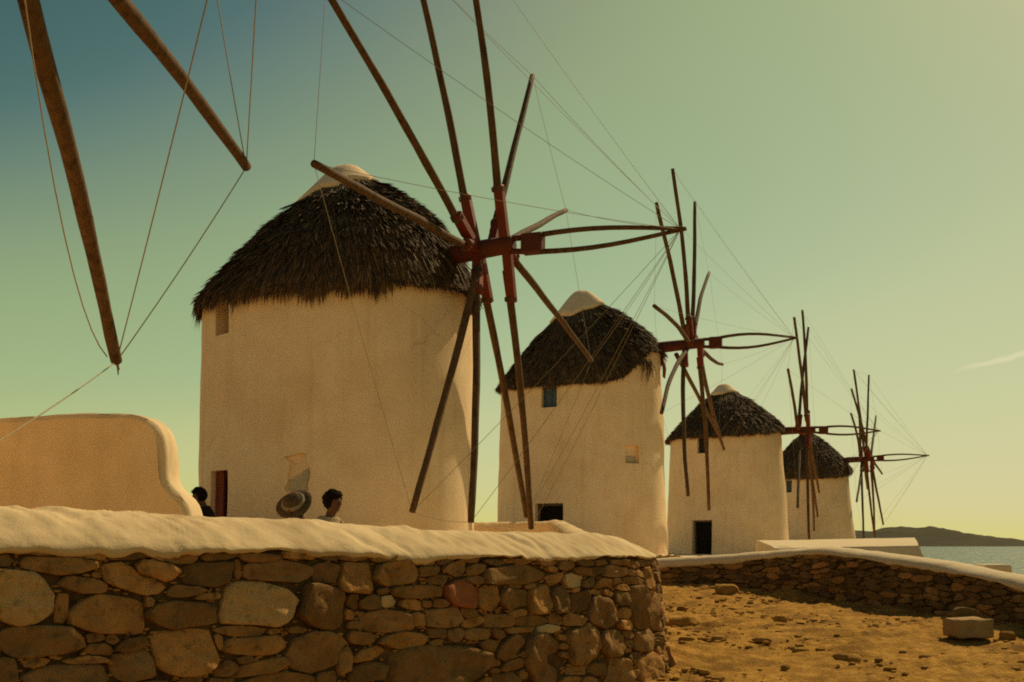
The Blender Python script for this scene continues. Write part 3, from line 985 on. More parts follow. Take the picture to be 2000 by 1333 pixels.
# low white roofed structure behind the far wall
def low_house():
    Yf, Yb = 27.0, 31.5
    m_ = MB()
    fl, fr_ = at(1515, 1071, Yf), at(1795, 1066, Yf)
    bl, br = at(1478, 1056, Yb), at(1786, 1050.5, Yb)
    mid_f = (fl + fr_) / 2
    zb_ = 0.6
    n = 24
    rows = []
    def lerp(a, b_, t): return a + (b_ - a) * t
    F = [lerp(fl, fr_, t) for t in np.linspace(0, 1, n)]
    B = [lerp(bl, br, t) for t in np.linspace(0, 1, n)]
    def bottom(p, dy, dx): return Vector((p.x + dx, p.y + dy, zb_))
    G = []
    G.append([bottom(p, -0.15, 0.35 * (i / (n - 1)) - 0.35 * (1 - i / (n - 1))) for i, p in enumerate(F)])
    G.append([p + Vector((0, 0, -0.06)) for p in F])
    G.append([p + Vector((0, 0.06, 0.0)) for p in F])
    for t in (0.25, 0.5, 0.75, 0.95):
        G.append([lerp(F[i], B[i], t) + Vector((0, 0, 0.02 * math.sin(3.14 * t))) for i in range(n)])
    G.append(B)
    G.append([p + Vector((0, 0.1, -0.08)) for p in B])
    G.append([bottom(p, 0.2, 0) for p in B])
    A = np.array([[tuple(p) for p in r] for r in G])
    A[..., 2] += 0.012 * fbm(A.reshape(-1, 3) * 1.5, 71, 2).reshape(A.shape[:2])
    m_.grid(A)
    for j in (0, n - 1):                 # end walls
        c = A[:, j].mean(0); c[2] = zb_
        e = A[:, j]
        m_.add([tuple(q) for q in e], [tuple(range(len(e)))])
    # sloping right-hand buttress
    a0, a1 = at(1795, 1066, Yf), at(1818, 1100, Yf)
    b0, b1 = at(1786, 1051, Yb), at(1812, 1100, Yb)
    a2, b2 = Vector((a0.x, a0.y, zb_)), Vector((b0.x, b0.y, zb_))
    a1.z = b1.z = zb_
    off = Vector((0.002, 0, -0.002))
    m_.add([a0 + off, a1, a2, b0 + off, b1, b2], [(0, 1, 2), (3, 5, 4), (0, 3, 4, 1), (1, 4, 5, 2), (0, 2, 5, 3)])
    o = m_.build('outbuilding', M_coping_far)
    autosmooth(o, 40)
    tag(o, 'low flat roofed whitewashed outbuilding rising just behind the thin white wall coping', 'outbuilding')
low_house()
o = None
def white_pier():
    m_ = MB()
    a, b_ = at(1928, 1117, 17.0), at(1980, 1119, 17.0)
    c = (a + b_) / 2
    M = Matrix.Translation((c.x, c.y + 0.3, c.z - 0.32)) @ Matrix.Rotation(math.radians(-4), 4, 'Z')
    m_.box(M, (b_ - a).length, 0.6, 0.9)
    o = m_.build('masonry_pier', M_coping_far, None, False)
    bv = o.modifiers.new('b', 'BEVEL'); bv.width = 0.05; bv.segments = 3
    tag(o, 'small whitewashed pier top poking over the coping beside the sea', 'pier')
white_pier()

# ------------------------------------------------------------------ windmills
def tower_profile(z0, z1, r0, r1):
    return lambda z: r0 + (r1 - r0) * np.clip((z - z0) / (z1 - z0), 0, 1.2)

def solve_tip(px, py, hub, n, R):
    d = ray(px, py).normalized()
    o = Vector((0, 0, EYE)) - hub
    bq = d.dot(o)
    cq = o.dot(o) - R * R
    disc = bq * bq - cq
    if disc <= 0:
        p = Vector((0, 0, EYE)) + d * (-bq)
        return hub + (p - hub).normalized() * R
    ts = [-bq - math.sqrt(disc), -bq + math.sqrt(disc)]
    ps = [Vector((0, 0, EYE)) + d * t for t in ts]
    return min(ps, key=lambda p: abs((p - hub).dot(n)))

def bool_cut(obj, cutters):
    for c in cutters:
        md = obj.modifiers.new('cut', 'BOOLEAN')
        md.operation = 'DIFFERENCE'
        md.solver = 'EXACT'
        md.object = c
    bpy.context.view_layer.update()
    dg = bpy.context.evaluated_depsgraph_get()
    me = bpy.data.meshes.new_from_object(obj.evaluated_get(dg))
    obj.modifiers.clear()
    old = obj.data
    obj.data = me
    bpy.data.meshes.remove(old)
    for c in cutters:
        d = c.data
        bpy.data.objects.remove(c)
        bpy.data.meshes.remove(d)

GROUP = 'thatched windmills standing in a row'
def windmill(spec):
    hub = Vector(spec['hub'])
    yaw, tau = math.radians(spec['yaw']), math.radians(spec['tau'])
    n = Vector((math.cos(yaw) * math.cos(tau), -math.sin(yaw) * math.cos(tau), math.sin(tau)))
    nh = Vector((n.x, n.y, 0)).normalized()
    ctr = Vector((hub.x, hub.y, 0)) - nh * spec['s']
    if 'ctr' in spec:
        ctr = Vector((*spec['ctr'], 0))
    zb_ = gh(ctr.x, ctr.y) - 0.05
    root = tag(empty('windmill', (ctr.x, ctr.y, zb_ + 0.05)), spec['label'], 'windmill', GROUP)
    tc = Vector((-ctr.x, -ctr.y, 0)).normalized()          # towards the camera
    tr = Vector((-tc.y, tc.x, 0))                          # picture right
    dirv = lambda a: tc * math.cos(a) + tr * math.sin(a)
    r0, r1, ztop = spec['r0'], spec['r1'], spec['ztop']
    eave = spec['eave']        # list of (deg, z)
    ea = np.radians([e[0] for e in eave]); ez = np.array([e[1] for e in eave])
    eave_z = lambda a: float(np.interp((a + math.pi) % (2 * math.pi) - math.pi, ea, ez, period=2 * math.pi))
    prof_r = tower_profile(zb_, ztop, r0, r1)
    sd = spec['seed']
    # tower
    na, nzr = 96, 40
    zs = np.linspace(zb_, ztop, nzr)
    rows = []
    for z in zs:
        row = []
        for k in range(na):
            a = 2 * math.pi * k / na
            q = np.array([[math.cos(a) * 1.6, math.sin(a) * 1.6, z * 0.55 + sd]])
            q2 = np.array([[math.cos(a) * 5, math.sin(a) * 5, z * 1.9 + sd]])
            r = prof_r(z) + 0.035 * vnoise(q, 81)[0] + 0.012 * vnoise(q2, 83)[0]
            r += spec.get('flare', 0) * math.exp(-(z - zb_) / 0.6)
            p = ctr + dirv(a) * r
            # the wall head follows the eave
            zz = zb_ + (z - zb_) * (min(eave_z(a) + spec.get('head', 0.35), ztop) - zb_) / (ztop - zb_)
            row.append((p.x, p.y, zz))
        rows.append(row)
    mb = MB()
    mb.grid(np.array(rows), close_v=True)
    mb.f.append(tuple(range(na))[::-1])
    mb.f.append(tuple((nzr - 1) * na + k for k in range(na)))
    tower = mb.build('tower', M_white, root)
    # openings
    cutters, later = [], []
    def locate(px, py):
        d = ray(px, py)
        # intersect with a cylinder of local radius
        o = Vector((0, 0, EYE)) - ctr
        r = r0
        for _ in range(4):
            A = d.x ** 2 + d.y ** 2; B = o.x * d.x + o.y * d.y; C = o.x ** 2 + o.y ** 2 - r * r
            t = (-B - math.sqrt(max(B * B - A * C, 0))) / A
            p = Vector((0, 0, EYE)) + d * t
            r = float(prof_r(p.z))
        h = p - ctr
        return math.atan2(h.dot(tr), h.dot(tc)), p.z, r
    for op in spec.get('openings', []):
        x0, y0, x1, y1 = op['px']
        a0, zt, _ = locate(x0, y0)
        a1, zbm, _ = locate(x1, y1)
        if 'zbot' in op: zbm = zb_ + 0.07
        am = (a0 + a1) / 2
        r = float(prof_r((zt + zbm) / 2))
        w = op.get('w') or 2 * r * math.sin(abs(a1 - a0) / 2)
        d_ = dirv(am)
        y_ = Vector((0, 0, 1)).cross(d_)
        dep = op['depth']
        M = Matrix(((y_.x, d_.x, 0, 0), (y_.y, d_.y, 0, 0), (0, 0, 1, 0), (0, 0, 0, 1)))
        M.translation = ctr + d_ * (r - dep / 2 + 0.3) + Vector((0, 0, (zt + zbm) / 2))
        c = MB()
        if op.get('poly'):
            pl = op['poly']
            vs = []
            for yy in (-(dep + 0.6) / 2, (dep + 0.6) / 2):
                for (u, v) in pl:
                    vs.append(M @ Vector((u * w / 2, yy, v * (zt - zbm) / 2)))
            k = len(pl)
            c.add(vs, [tuple(range(k))[::-1], tuple(range(k, 2 * k))] + [(i, (i + 1) % k, k + (i + 1) % k, k + i) for i in range(k)])
        else:
            c.box(M, w, dep + 0.6, zt - zbm)
        cutters.append(c.build('cutter', None, None, False))
        M2 = M.copy()
        M2.translation = ctr + d_ * (r - dep) + Vector((0, 0, (zt + zbm) / 2))
        later.append((op, M2, w, zt - zbm, d_))
    if cutters:
        bool_cut(tower, cutters)
        autosmooth(tower, 38)
    for op, M2, w, h, d_ in later:
        kind = op['kind']
        if kind == 'window':
            mb = MB(); mb.box(M2 @ Matrix.Translation((0, 0.03, 0)), w - 0.012, 0.03, h - 0.012)
            wo = mb.build('window', op['mat'], root, False)
            mb = MB()
            for sx in (-1, 1):
                mb.box(M2 @ Matrix.Translation((sx * (w / 2 - 0.025), 0.075, 0)), 0.036, 0.04, h - 0.02)
            for sz in (-1, 1):
                mb.box(M2 @ Matrix.Translation((0, 0.075, sz * (h / 2 - 0.028))), w - 0.10, 0.04, 0.036)
            mb.box(M2 @ Matrix.Translation((0, 0.07, 0)), 0.03, 0.03, h - 0.1)
            mb.build('window_frame', op['mat'], wo, False)
        elif kind == 'door':
            mb = MB(); mb.box(M2 @ Matrix.Translation((0, 0.03, 0)), w - 0.012, 0.03, h - 0.012)
            do = mb.build('door', op['mat'], root, False)  # with the near-black colour, a panel standing in for the unlit opening
            mb = MB()
            for sx in (-1, 1):
                mb.box(M2 @ Matrix.Translation((sx * (w / 2 - 0.04), 0.09, 0)), 0.06, 0.08, h - 0.02)
            mb.box(M2 @ Matrix.Translation((0, 0.09, h / 2 - 0.04)), w - 0.15, 0.08, 0.06)
            mb.build('door_frame', M_framewood, do, False)
            if op.get('leaf'):
                mb = MB(); mb.box(M2 @ Matrix.Translation((-w * 0.22, 0.20, 0.04)), w * 0.46, 0.05, h - 0.12)
                lo = mb.build('door_leaf', M_redleaf, do, False)
        elif kind == 'recess':
            pl = [(-.55, -.38), (-.2, -.22), (.2, -.08), (.5, .12), (.74, .2), (.85, .0), (.84, -.25), (.72, -.48), (.68, -.7), (.7, -.86), (.3, -.9), (-.3, -.9), (-.6, -.9), (-.7, -.78), (-.6, -.6)]
            vs = [M2 @ Vector((u * w / 2, yy, v * h / 2)) for yy in (-0.01, 0.02) for (u, v) in pl]
            k = len(pl)
            mb = MB()
            mb.add(vs, [tuple(range(k))[::-1], tuple(range(k, 2 * k))] + [(i, (i + 1) % k, k + (i + 1) % k, k + i) for i in range(k)])
            mb.build('limewash_patch', M_bluestain, root, False)
        elif kind == 'niche':
            mb = MB(); mb.box(M2 @ Matrix.Translation((0, 0.02, -h * 0.28)), w * 0.8, 0.05, h * 0.34)
            o = mb.build('niche_fill', M_bluestain, root, False)
            bv = o.modifiers.new('b', 'BEVEL'); bv.width = 0.02; bv.segments = 2
    # ---- roof
    apex = Vector(spec['apex'])
    rv = spec['over']
    na2, nt2 = 72, 22
    pm, pd = spec['pow']
    def roof(a, t, lift=0.0):
        """t 0 at the eave, 1 at the apex"""
        dv = dirv(a)
        e = ctr + dv * (r1 + rv)
        e.z = eave_z(a)
        rho = 1 - t
        cc = pm - pd * math.sin(a)
        hz = 1 - (cc * rho + (1 - cc) * rho ** spec.get('pe', 5))
        q = Vector((apex.x + (e.x - apex.x) * rho, apex.y + (e.y - apex.y) * rho, e.z + (apex.z - e.z) * hz))
        return q + (dv * 0.6 + Vector((0, 0, 0.8))) * lift
    G = np.zeros((nt2 + 1, na2, 3))
    for i in range(nt2):
        for k in range(na2):
            a = 2 * math.pi * k / na2 - math.pi
            t = i / (nt2 - 1) * 0.93
            lf = 0.03 * mnoise.noise(Vector((math.cos(a) * 4 + sd, math.sin(a) * 4, t * 8))) + 0.035 * mnoise.noise(Vector((math.cos(a) * 9 + sd, math.sin(a) * 9, t * 17)))
            G[i + 1, k] = roof(a, t, lf)
    for k in range(na2):
        a = 2 * math.pi * k / na2 - math.pi
        p = ctr + dirv(a) * (r1 - 0.1); p.z = eave_z(a) + 0.08
        G[0, k] = p
    mb = MB()
    mb.grid(G, close_v=True)
    ro = mb.build('thatch_roof', M_thatch_base, root)
    # thatch strands
    N = spec['strands']
    V, F, V3, F3 = [], [], [], []
    ct0 = spec['cap_t']
    for i in range(N):
        fringe = i < N * 0.26
        a = random.uniform(-math.pi, math.pi)
        if math.cos(a) < -0.3 and random.random() < 0.6:
            a = random.uniform(-1.9, 1.9)
        t = random.uniform(0.0, 0.05) if fringe else (random.random() ** 1.15) * 0.95
        if not fringe:
            t = round(t * 13) / 13 + random.uniform(-0.02, 0.035)
            t = max(t, 0.01)
        if t + 0.075 > ct0(a): continue
        p0 = roof(a, min(t + 0.07, 0.99), random.uniform(0.0, 0.03))
        cl = mnoise.noise(Vector((math.cos(a) * 11 + sd, math.sin(a) * 11, t * 9)))
        cl2 = mnoise.noise(Vector((math.cos(a) * 26 + sd, math.sin(a) * 26, t * 22 + 3)))
        aj = a + random.gauss(0, 0.03) + 0.07 * cl
        ln = random.uniform(0.25, 0.6) * spec['len']
        p1 = roof(aj, max(t - 0.05, 0), random.uniform(0.02, 0.07) + 0.06 * max(cl, 0) + 0.06 * max(cl2, 0))
        dn = (p1 - p0)
        if dn.length < 1e-4: continue
        dn.normalize()
        drop = Vector((0, 0, -1))
        if fringe:
            fl = ln * (0.55 + 0.55 * mnoise.noise(Vector((math.cos(a) * 7 + sd, math.sin(a) * 7, 2.0)))) * spec['fringe']
            fl = max(fl * random.uniform(0.45, 1.15), 0.08)
            fl *= spec.get('fringe_f', lambda a: 1.0)(a)
            p2 = p1 + dn * fl * 0.35 + drop * fl * 0.75 + dirv(a) * random.uniform(-.03, .06)
            pmid = p1 + dn * fl * 0.25 + drop * fl * 0.25
        else:
            p2 = p1 + dn * ln * 0.45 + (dirv(a) * 0.4 + Vector((0, 0, 1))) * random.uniform(-0.03, 0.07)
            pmid = p1 + (p2 - p1) * 0.5 + Vector((0, 0, 0.01))
            p1 = p0 + (p1 - p0) * 0.6
        w = random.uniform(0.008, 0.022) * spec.get('sw', 1.0)
        tv = tr * math.cos(a) - tc * math.sin(a)
        tv = (tv + Vector((random.gauss(0, .35), random.gauss(0, .35), random.gauss(0, .35)))).normalized() * w
        V_, F_ = (V3, F3) if fringe and random.random() < 0.75 else (V, F)
        o = len(V_)
        V_.extend([p0 - tv, p0 + tv, p1 - tv, p1 + tv, pmid - tv * .8, pmid + tv * .8, p2])
        F_.extend([(o, o + 1, o + 3, o + 2), (o + 2, o + 3, o + 5, o + 4), (o + 4, o + 5, o + 6)])
    me = bpy.data.meshes.new('thatch')
    me.from_pydata([tuple(v) for v in V], [], F)
    th = link('thatch', me, M_thatch, ro)
    tag(th, kind='stuff')
    me = bpy.data.meshes.new('thatch_fringe')
    me.from_pydata([tuple(v) for v in V3], [], F3)
    tag(link('thatch_fringe', me, M_fringe, ro), kind='stuff')
    # white cap
    n_a, rowsC = 48, []
    for i, u in enumerate(np.linspace(0, 1, 9)):
        row = []
        for k in range(n_a):
            a = 2 * math.pi * k / n_a - math.pi
            tc0 = ct0(a) + 0.02 * mnoise.noise(Vector((math.cos(a) * 5 + sd, math.sin(a) * 5, 0)))
            t = tc0 + (1 - tc0) * u
            lift = 0.075 + 0.02 * u
            p = roof(a, min(t, 0.995), lift + 0.05 * u * u)
            # rounded crown
            p.z -= 0.16 * spec.get('blunt', 1.0) * max(0, (u - 0.55) / 0.45) ** 2
            row.append(tuple(p))
        rowsC.append(row)
    edge = []
    for k in range(n_a):
        a = 2 * math.pi * k / n_a - math.pi
        tc0 = ct0(a) + 0.02 * mnoise.noise(Vector((math.cos(a) * 5 + sd, math.sin(a) * 5, 0)))
        edge.append(tuple(roof(a, tc0, 0.0)))
    rowsC.insert(0, edge)
    mb = MB()
    mb.grid(np.array(rowsC), close_v=True)
    mb.f.append(tuple(len(rowsC) * n_a - n_a + k for k in range(n_a)))
    mb.build('roof_cap', M_white, ro)
    if spec.get('tuft'):
        V2 = MB()
        for k in range(26):
            a0_, z0_ = spec['tuft']
            a = a0_ + random.gauss(0, 0.06)
            p = ctr + dirv(a) * (r1 + 0.05 + random.uniform(0, .06)); p.z = z0_ + random.uniform(-.05, .1)
            q = p + Vector((random.gauss(0, .1), random.gauss(0, .1), -random.uniform(.3, .75)))
            V2.tube([p, p + (q - p) * .5 + dirv(a) * .06, q], [.012, .010, .005], 4)
        tag(V2.build('loose_thatch', M_thatch, ro), kind='stuff')
    # ---- sail wheel
    sc = spec.get('scale', 1.0)
    mb = MB()
    back = ctr + Vector((0, 0, hub.z)) - Vector((0, 0, 0))
    axis0 = hub - n * (spec['s'] + 0.3)
    mb.tube([axis0, hub - n * 1.1, hub - n * 1.05, hub - n * 0.6, hub + n * 0.45, hub + n * 0.5], [0.19, 0.16, 0.18, 0.18, 0.16, 0.12], 10, phase=0.3)
    up = (Vector((0, 0, 1)) - n * n.z).normalized()
    wheel = mb.build('sail_wheel', M_shaft, root)
    autosmooth(wheel, 40)
    if not spec.get('sprit_px'):
        spt = hub + n * 3.6
    else:
        d = ray(*spec['sprit_px'])
        spt = Vector((0, 0, EYE)) + d * spec['sprit_t'] if 'sprit_t' in spec else None
        if spt is None:
            # closest point on the ray to the axis
            A = np.array([[d.x, -n.x], [d.y, -n.y], [d.z, -n.z]])
            rhs = np.array([hub.x, hub.y, hub.z - EYE])
            xx = np.linalg.lstsq(A, rhs, rcond=None)[0]
            spt = Vector((0, 0, EYE)) + d * float(xx[0])
    bdir = (spt - hub).normalized()
    bup = (Vector((0, 0, 1)) - bdir * bdir.z).normalized()
    mb = MB()
    M = Matrix.Identity(4)
    side = bdir.cross(bup)
    for r_, v_ in enumerate((bdir, side, bup)):
        M[0][r_], M[1][r_], M[2][r_] = v_.x, v_.y, v_.z
    M.translation = hub + bdir * 0.86
    mb.box(M, 0.40, 0.26, 0.36)
    bl = mb.build('sprit_block', M_shaft, wheel, False)
    bv = bl.modifiers.new('b', 'BEVEL'); bv.width = 0.03; bv.segments = 2
    mb = MB()
    for sg in (-1, 1):
        mb.tube([hub + n * 0.35 + bup * 0.11 * sg, hub + bdir * 0.72 + bup * 0.13 * sg], 0.055, 8)
    mb.build('sprit_link', M_shaft, wheel)
    Ls = (spt - hub).length
    for sg in (1, -1):
        b0_ = hub + bdir * 0.98 + bup * 0.155 * sg
        pts_ = []
        for t in np.linspace(0, 1, 9):
            p = b0_ + (spt - b0_) * t
            bow = spec.get('sprit_bow', 0.09) * math.sin(math.pi * t) - 0.02 * t
            pts_.append(p + bup * sg * bow * (0.55 + 0.45 * (1 - t)) + side * sg * 0.03 * t)
        mb = MB(); mb.tube(pts_, np.linspace(0.052, 0.036, 9), 8)
        mb.build('bowsprit_pole', M_pole, wheel)
    R = spec.get('R', 5.5)
    tips = []
    h_ax = Vector((0, 0, 1)).cross(n).normalized()
    if h_ax.y < 0: h_ax = -h_ax
    v_ax = h_ax.cross(n); v_ax = v_ax if v_ax.z > 0 else -v_ax
    for k, sp in enumerate(spec['spokes']):
        name, px_, py_, off, stock, bow = sp
        if 'explicit' in spec and name in spec['explicit']:
            tip = Vector(spec['explicit'][name])
        else:
            tip = solve_tip(px_, py_, hub + n * off * 0.5, n, R)
        base = hub + n * off
        dr = (tip - base).normalized()
        ang = math.atan2((tip - hub).dot(v_ax), (tip - hub).dot(h_ax))
        tips.append((ang, tip))
        bw = n * bow[0] + dr.cross(n) * bow[1] if isinstance(bow, tuple) else n * bow
        pts_ = []
        nseg = 12
        for i in range(nseg + 1):
            t = i / nseg
            st = base + dr * 0.45
            p = st + (tip - st) * t + bw * math.sin(math.pi * t)
            wig = 0.018 * mnoise.noise(Vector((t * 4 + k * 3.1 + sd, sd, 0)))
            wig2 = 0.018 * mnoise.noise(Vector((t * 4 + k * 5.7, 4, sd)))
            pts_.append(p + n * wig + dr.cross(n) * wig2)
        rb, rt = spec.get('rad', (0.075, 0.055))
        rr_ = [(rb + (rt - rb) * i / nseg) * (1 + 0.10 * mnoise.noise(Vector((i * 0.8 + k * 2.3, 0, sd)))) for i in range(nseg + 1)]
        mb = MB(); mb.tube(pts_, rr_, 10)
        so = mb.build('spoke', M_pole, wheel)
        if name == 'm':
            mb = MB()
            dn_ = dr
            sd_ = dr.cross(n).normalized()
            for (a_, b_, c_, d_) in ((0.0, 0.02, 0.13, 0.02), (0.02, 0.0, 0.18, 0.06), (-0.02, 0.0, 0.16, -0.02)):
                p_ = tip + sd_ * a_
                q_ = tip + dn_ * 0.10 + sd_ * (a_ * 0.3 + 0.01)
                mb.tube([p_ - dn_ * 0.05, q_, tip + dn_ * c_ + sd_ * d_], [0.02, 0.014, 0.006], 5)
            mb.tube([tip - dn_ * 0.03 - sd_ * 0.04, tip - dn_ * 0.06 - sd_ * 0.12], [0.010, 0.006], 5)
            mb.build('frayed_end', M_rope, so)
        # stock beam
        if stock:
            u = dr.cross(n).normalized()
            off_v = n * 0.06
            mb = MB()
            e = base + dr * stock
            M = Matrix.Identity(4)
            nn = u.cross(dr)
            for r_, v_ in enumerate((u, dr, nn)):
                M[0][r_], M[1][r_], M[2][r_] = v_.x, v_.y, v_.z
            M.translation = base + dr * (stock / 2 - 0.02) + nn * 0.05
            mb.box(M, 0.17, stock + 0.04, 0.17)
            so2 = mb.build('stock_beam', M_red, wheel, False)
            bv = so2.modifiers.new('b', 'BEVEL'); bv.width = 0.02; bv.segments = 2
            mb = MB()
            for q in (stock - 0.10,):
                c_ = base + dr * q + nn * 0.03
                for j in range(3):
                    ring = []
                    cc = c_ + dr * (j * 0.028)
                    for m_ in range(9):
                        an = 2 * math.pi * m_ / 8
                        ring.append(cc + u * math.cos(an) * 0.108 + nn * math.sin(an) * 0.118)
                    mb.tube(ring, 0.011, 4, caps=False)
            mb.build('rope_lashing', M_rope, wheel)
    # ---- rigging
    wr = spec.get('wire', 0.008)
    def wire(a, b_, sag, name='rigging_wire'):
        mb = MB()
        pts_ = []
        for i in range(11):
            t = i / 10
            p = a + (b_ - a) * t
            p = p + Vector((0, 0, -sag * 4 * t * (1 - t)))
            pts_.append(p)
        mb.tube(pts_, wr, 5)
        mb.build(name, M_wire, wheel)
    tips.sort(key=lambda q: q[0])
    for i in range(len(tips)):
        a, b_ = tips[i][1], tips[(i + 1) % len(tips)][1]
        wire(a, b_, 0.05)
        if 'guys' not in spec or i in spec['guys']:
            wire(a, spt - bdir * 0.1, 0.06)
    for (a, b_, sag) in spec.get('extra_wires', []):
        wire(Vector(a), Vector(b_), sag)
    if spec.get('bracket'):
        a, z0_, z1_ = spec['bracket']
        mb = MB()
        for da in (-0.035, 0.035):
            p = ctr + dirv(a + da) * (r1 + 0.10); p.z = z0_
            q = ctr + dirv(a + da * 1.2) * (r1 + 0.12); q.z = z1_
            mb.tube([p, (p + q) / 2 + dirv(a) * 0.03, q], [0.055, 0.05, 0.03], 5)
        mb.build('hanging_bracket', M_red, root)
    return root

def Z(py, Y):       # height of a pixel row at a depth
    return at(1000, py, Y).z

# mill 0: only its wheel reaches the picture
H0 = (-4.07, 7.6, EYE + 5.39)
windmill(dict(hub=H0, yaw=0.0, tau=1.0, s=3.75, r0=2.6, r1=2.5, ztop=EYE + 4.7, seed=0.5, label='windmill of which only two long bare spokes hang into the top left sky',
    eave=[(-180, EYE + 4.4), (0, EYE + 4.3), (90, EYE + 4.5)], apex=(-7.8, 7.6, EYE + 7.2), over=0.2, pow=(0.65, 0.1), strands=2500, len=1.0, fringe=0.8, cap_t=lambda a: 0.75,
    sprit_px=(551, -524), sprit_t=7.9, R=5.5, rad=(0.10, 0.068), wire=0.0075,
    spokes=[('m', 228, 706, -0.1, 0.7, 0.04), ('n', 481, 327, 0.1, 0.7, 0.03), ('q', -180, 985, -0.38, 0.7, 0.0), ('t', 0, 0, 0.1, 1.1, 0), ('u', 0, 0, -0.1, 1.1, 0), ('v', 0, 0, 0.1, 1.1, 0), ('w', 0, 0, -.1, 1.1, 0), ('x', 0, 0, .1, 1.1, 0)],
    explicit={'q': (-4.3, 6.9, EYE + 0.27), 't': (-4.0, 12.55, EYE + 7.8), 'u': (-4.05, 10.3, EYE + 10.15), 'v': (-4.1, 7.4, EYE + 10.9), 'w': (-4.1, 4.6, EYE + 10.0), 'x': (-4.1, 2.5, EYE + 7.6)},
    guys=(1, 2), extra_wires=[((-4.07, 7.6, EYE + 5.39), tuple(solve_tip(209, 697, Vector(H0), Vector((1, 0, 0)), 5.4)), 0.75)]))

# mill 1
H1 = (-0.42, 17.87, EYE + 5.40)
windmill(dict(hub=H1, yaw=23.3, tau=3.0, s=3.16, r0=2.58, r1=2.58, ztop=EYE + 4.9, seed=1.0, flare=0.0,
    label='largest windmill, broad white tower with people sitting before it', 
    eave=[(-180, EYE + 4.55), (-120, EYE + 4.56), (-90, EYE + 4.56), (-70, EYE + 4.42), (-45, EYE + 4.33), (-13, EYE + 4.34), (10, EYE + 4.45), (25, EYE + 4.5), (60, EYE + 4.62), (90, EYE + 4.75), (140, EYE + 4.6)],
    head=0.12, apex=(-3.32, 19.1, EYE + 7.46), over=0.045, pe=6, pow=(0.76, 0.17), strands=26000, len=0.85, fringe=1.35,
    fringe_f=lambda a: 0.25 if 0.3 < a < 1.7 else 1.0,
    cap_t=lambda a: 0.72 - 0.12 * math.exp(-((a + 1.75) / 0.5) ** 2) + 0.02 * math.sin(a * 7) + 0.04 * math.exp(-((a - 0.8) / 0.5) ** 2), bracket=(1.12, EYE + 4.75, EYE + 4.25),
    openings=[dict(kind='window', px=(421, 588, 445, 650), depth=0.42, w=0.46, mat=M_doorwood),
              dict(kind='door', px=(409, 921, 442, 1010), depth=0.35, w=0.58, mat=M_dark, leaf=True, zbot=1),
              dict(kind='recess', px=(553, 885, 606, 962), depth=0.085, poly=[(-.95, .78), (-.7, .84), (-.3, .88), (.1, .97), (.45, 1.0), (.7, .93), (.72, .75), (.66, .60), (.78, .48), (.92, .30), (.98, .05), (.97, -.2), (.88, -.42),
                   (.82, -.65), (.86, -.85), (.7, -.97), (.3, -1), (-.2, -.98), (-.6, -1), (-.82, -.9), (-.88, -.72), (-.74, -.58), (-.62, -.40), (-.66, -.2), (-.6, .0), (-.5, .2), (-.58, .38), (-.44, .50), (-.52, .58), (-.7, .66)])],
    sprit_px=(1340, 447), R=5.5, sprit_bow=0.10, wire=0.0042,
    spokes=[('e', 613, 320, -0.28, 0.55, (0, 0.0)), ('a', 636, -22, -0.30, 0.95, (0.03, 0)), ('b', 808, -80, -0.30, 1.05, (0.05, 0)), ('c', 908, -135, 0.28, 1.08, (0.08, 0)),
            ('d', 1040, 148, 0.0, 0.75, (0.0, 0)), ('f', 1105, 410, 0.2, 0, (0, 0)), ('k', 1155, 705, 0.28, 0.5, (0.02, 0)), ('j', 1037, 1033, 0.30, 1.05, (0.06, 0)),
            ('i', 1028, 1010, -0.26, 1.0, (0.04, 0)), ('h', 920, 1020, -0.28, 1.0, (0.06, 0)), ('g', 805, 1000, -0.12, 0, (0.03, 0))]))

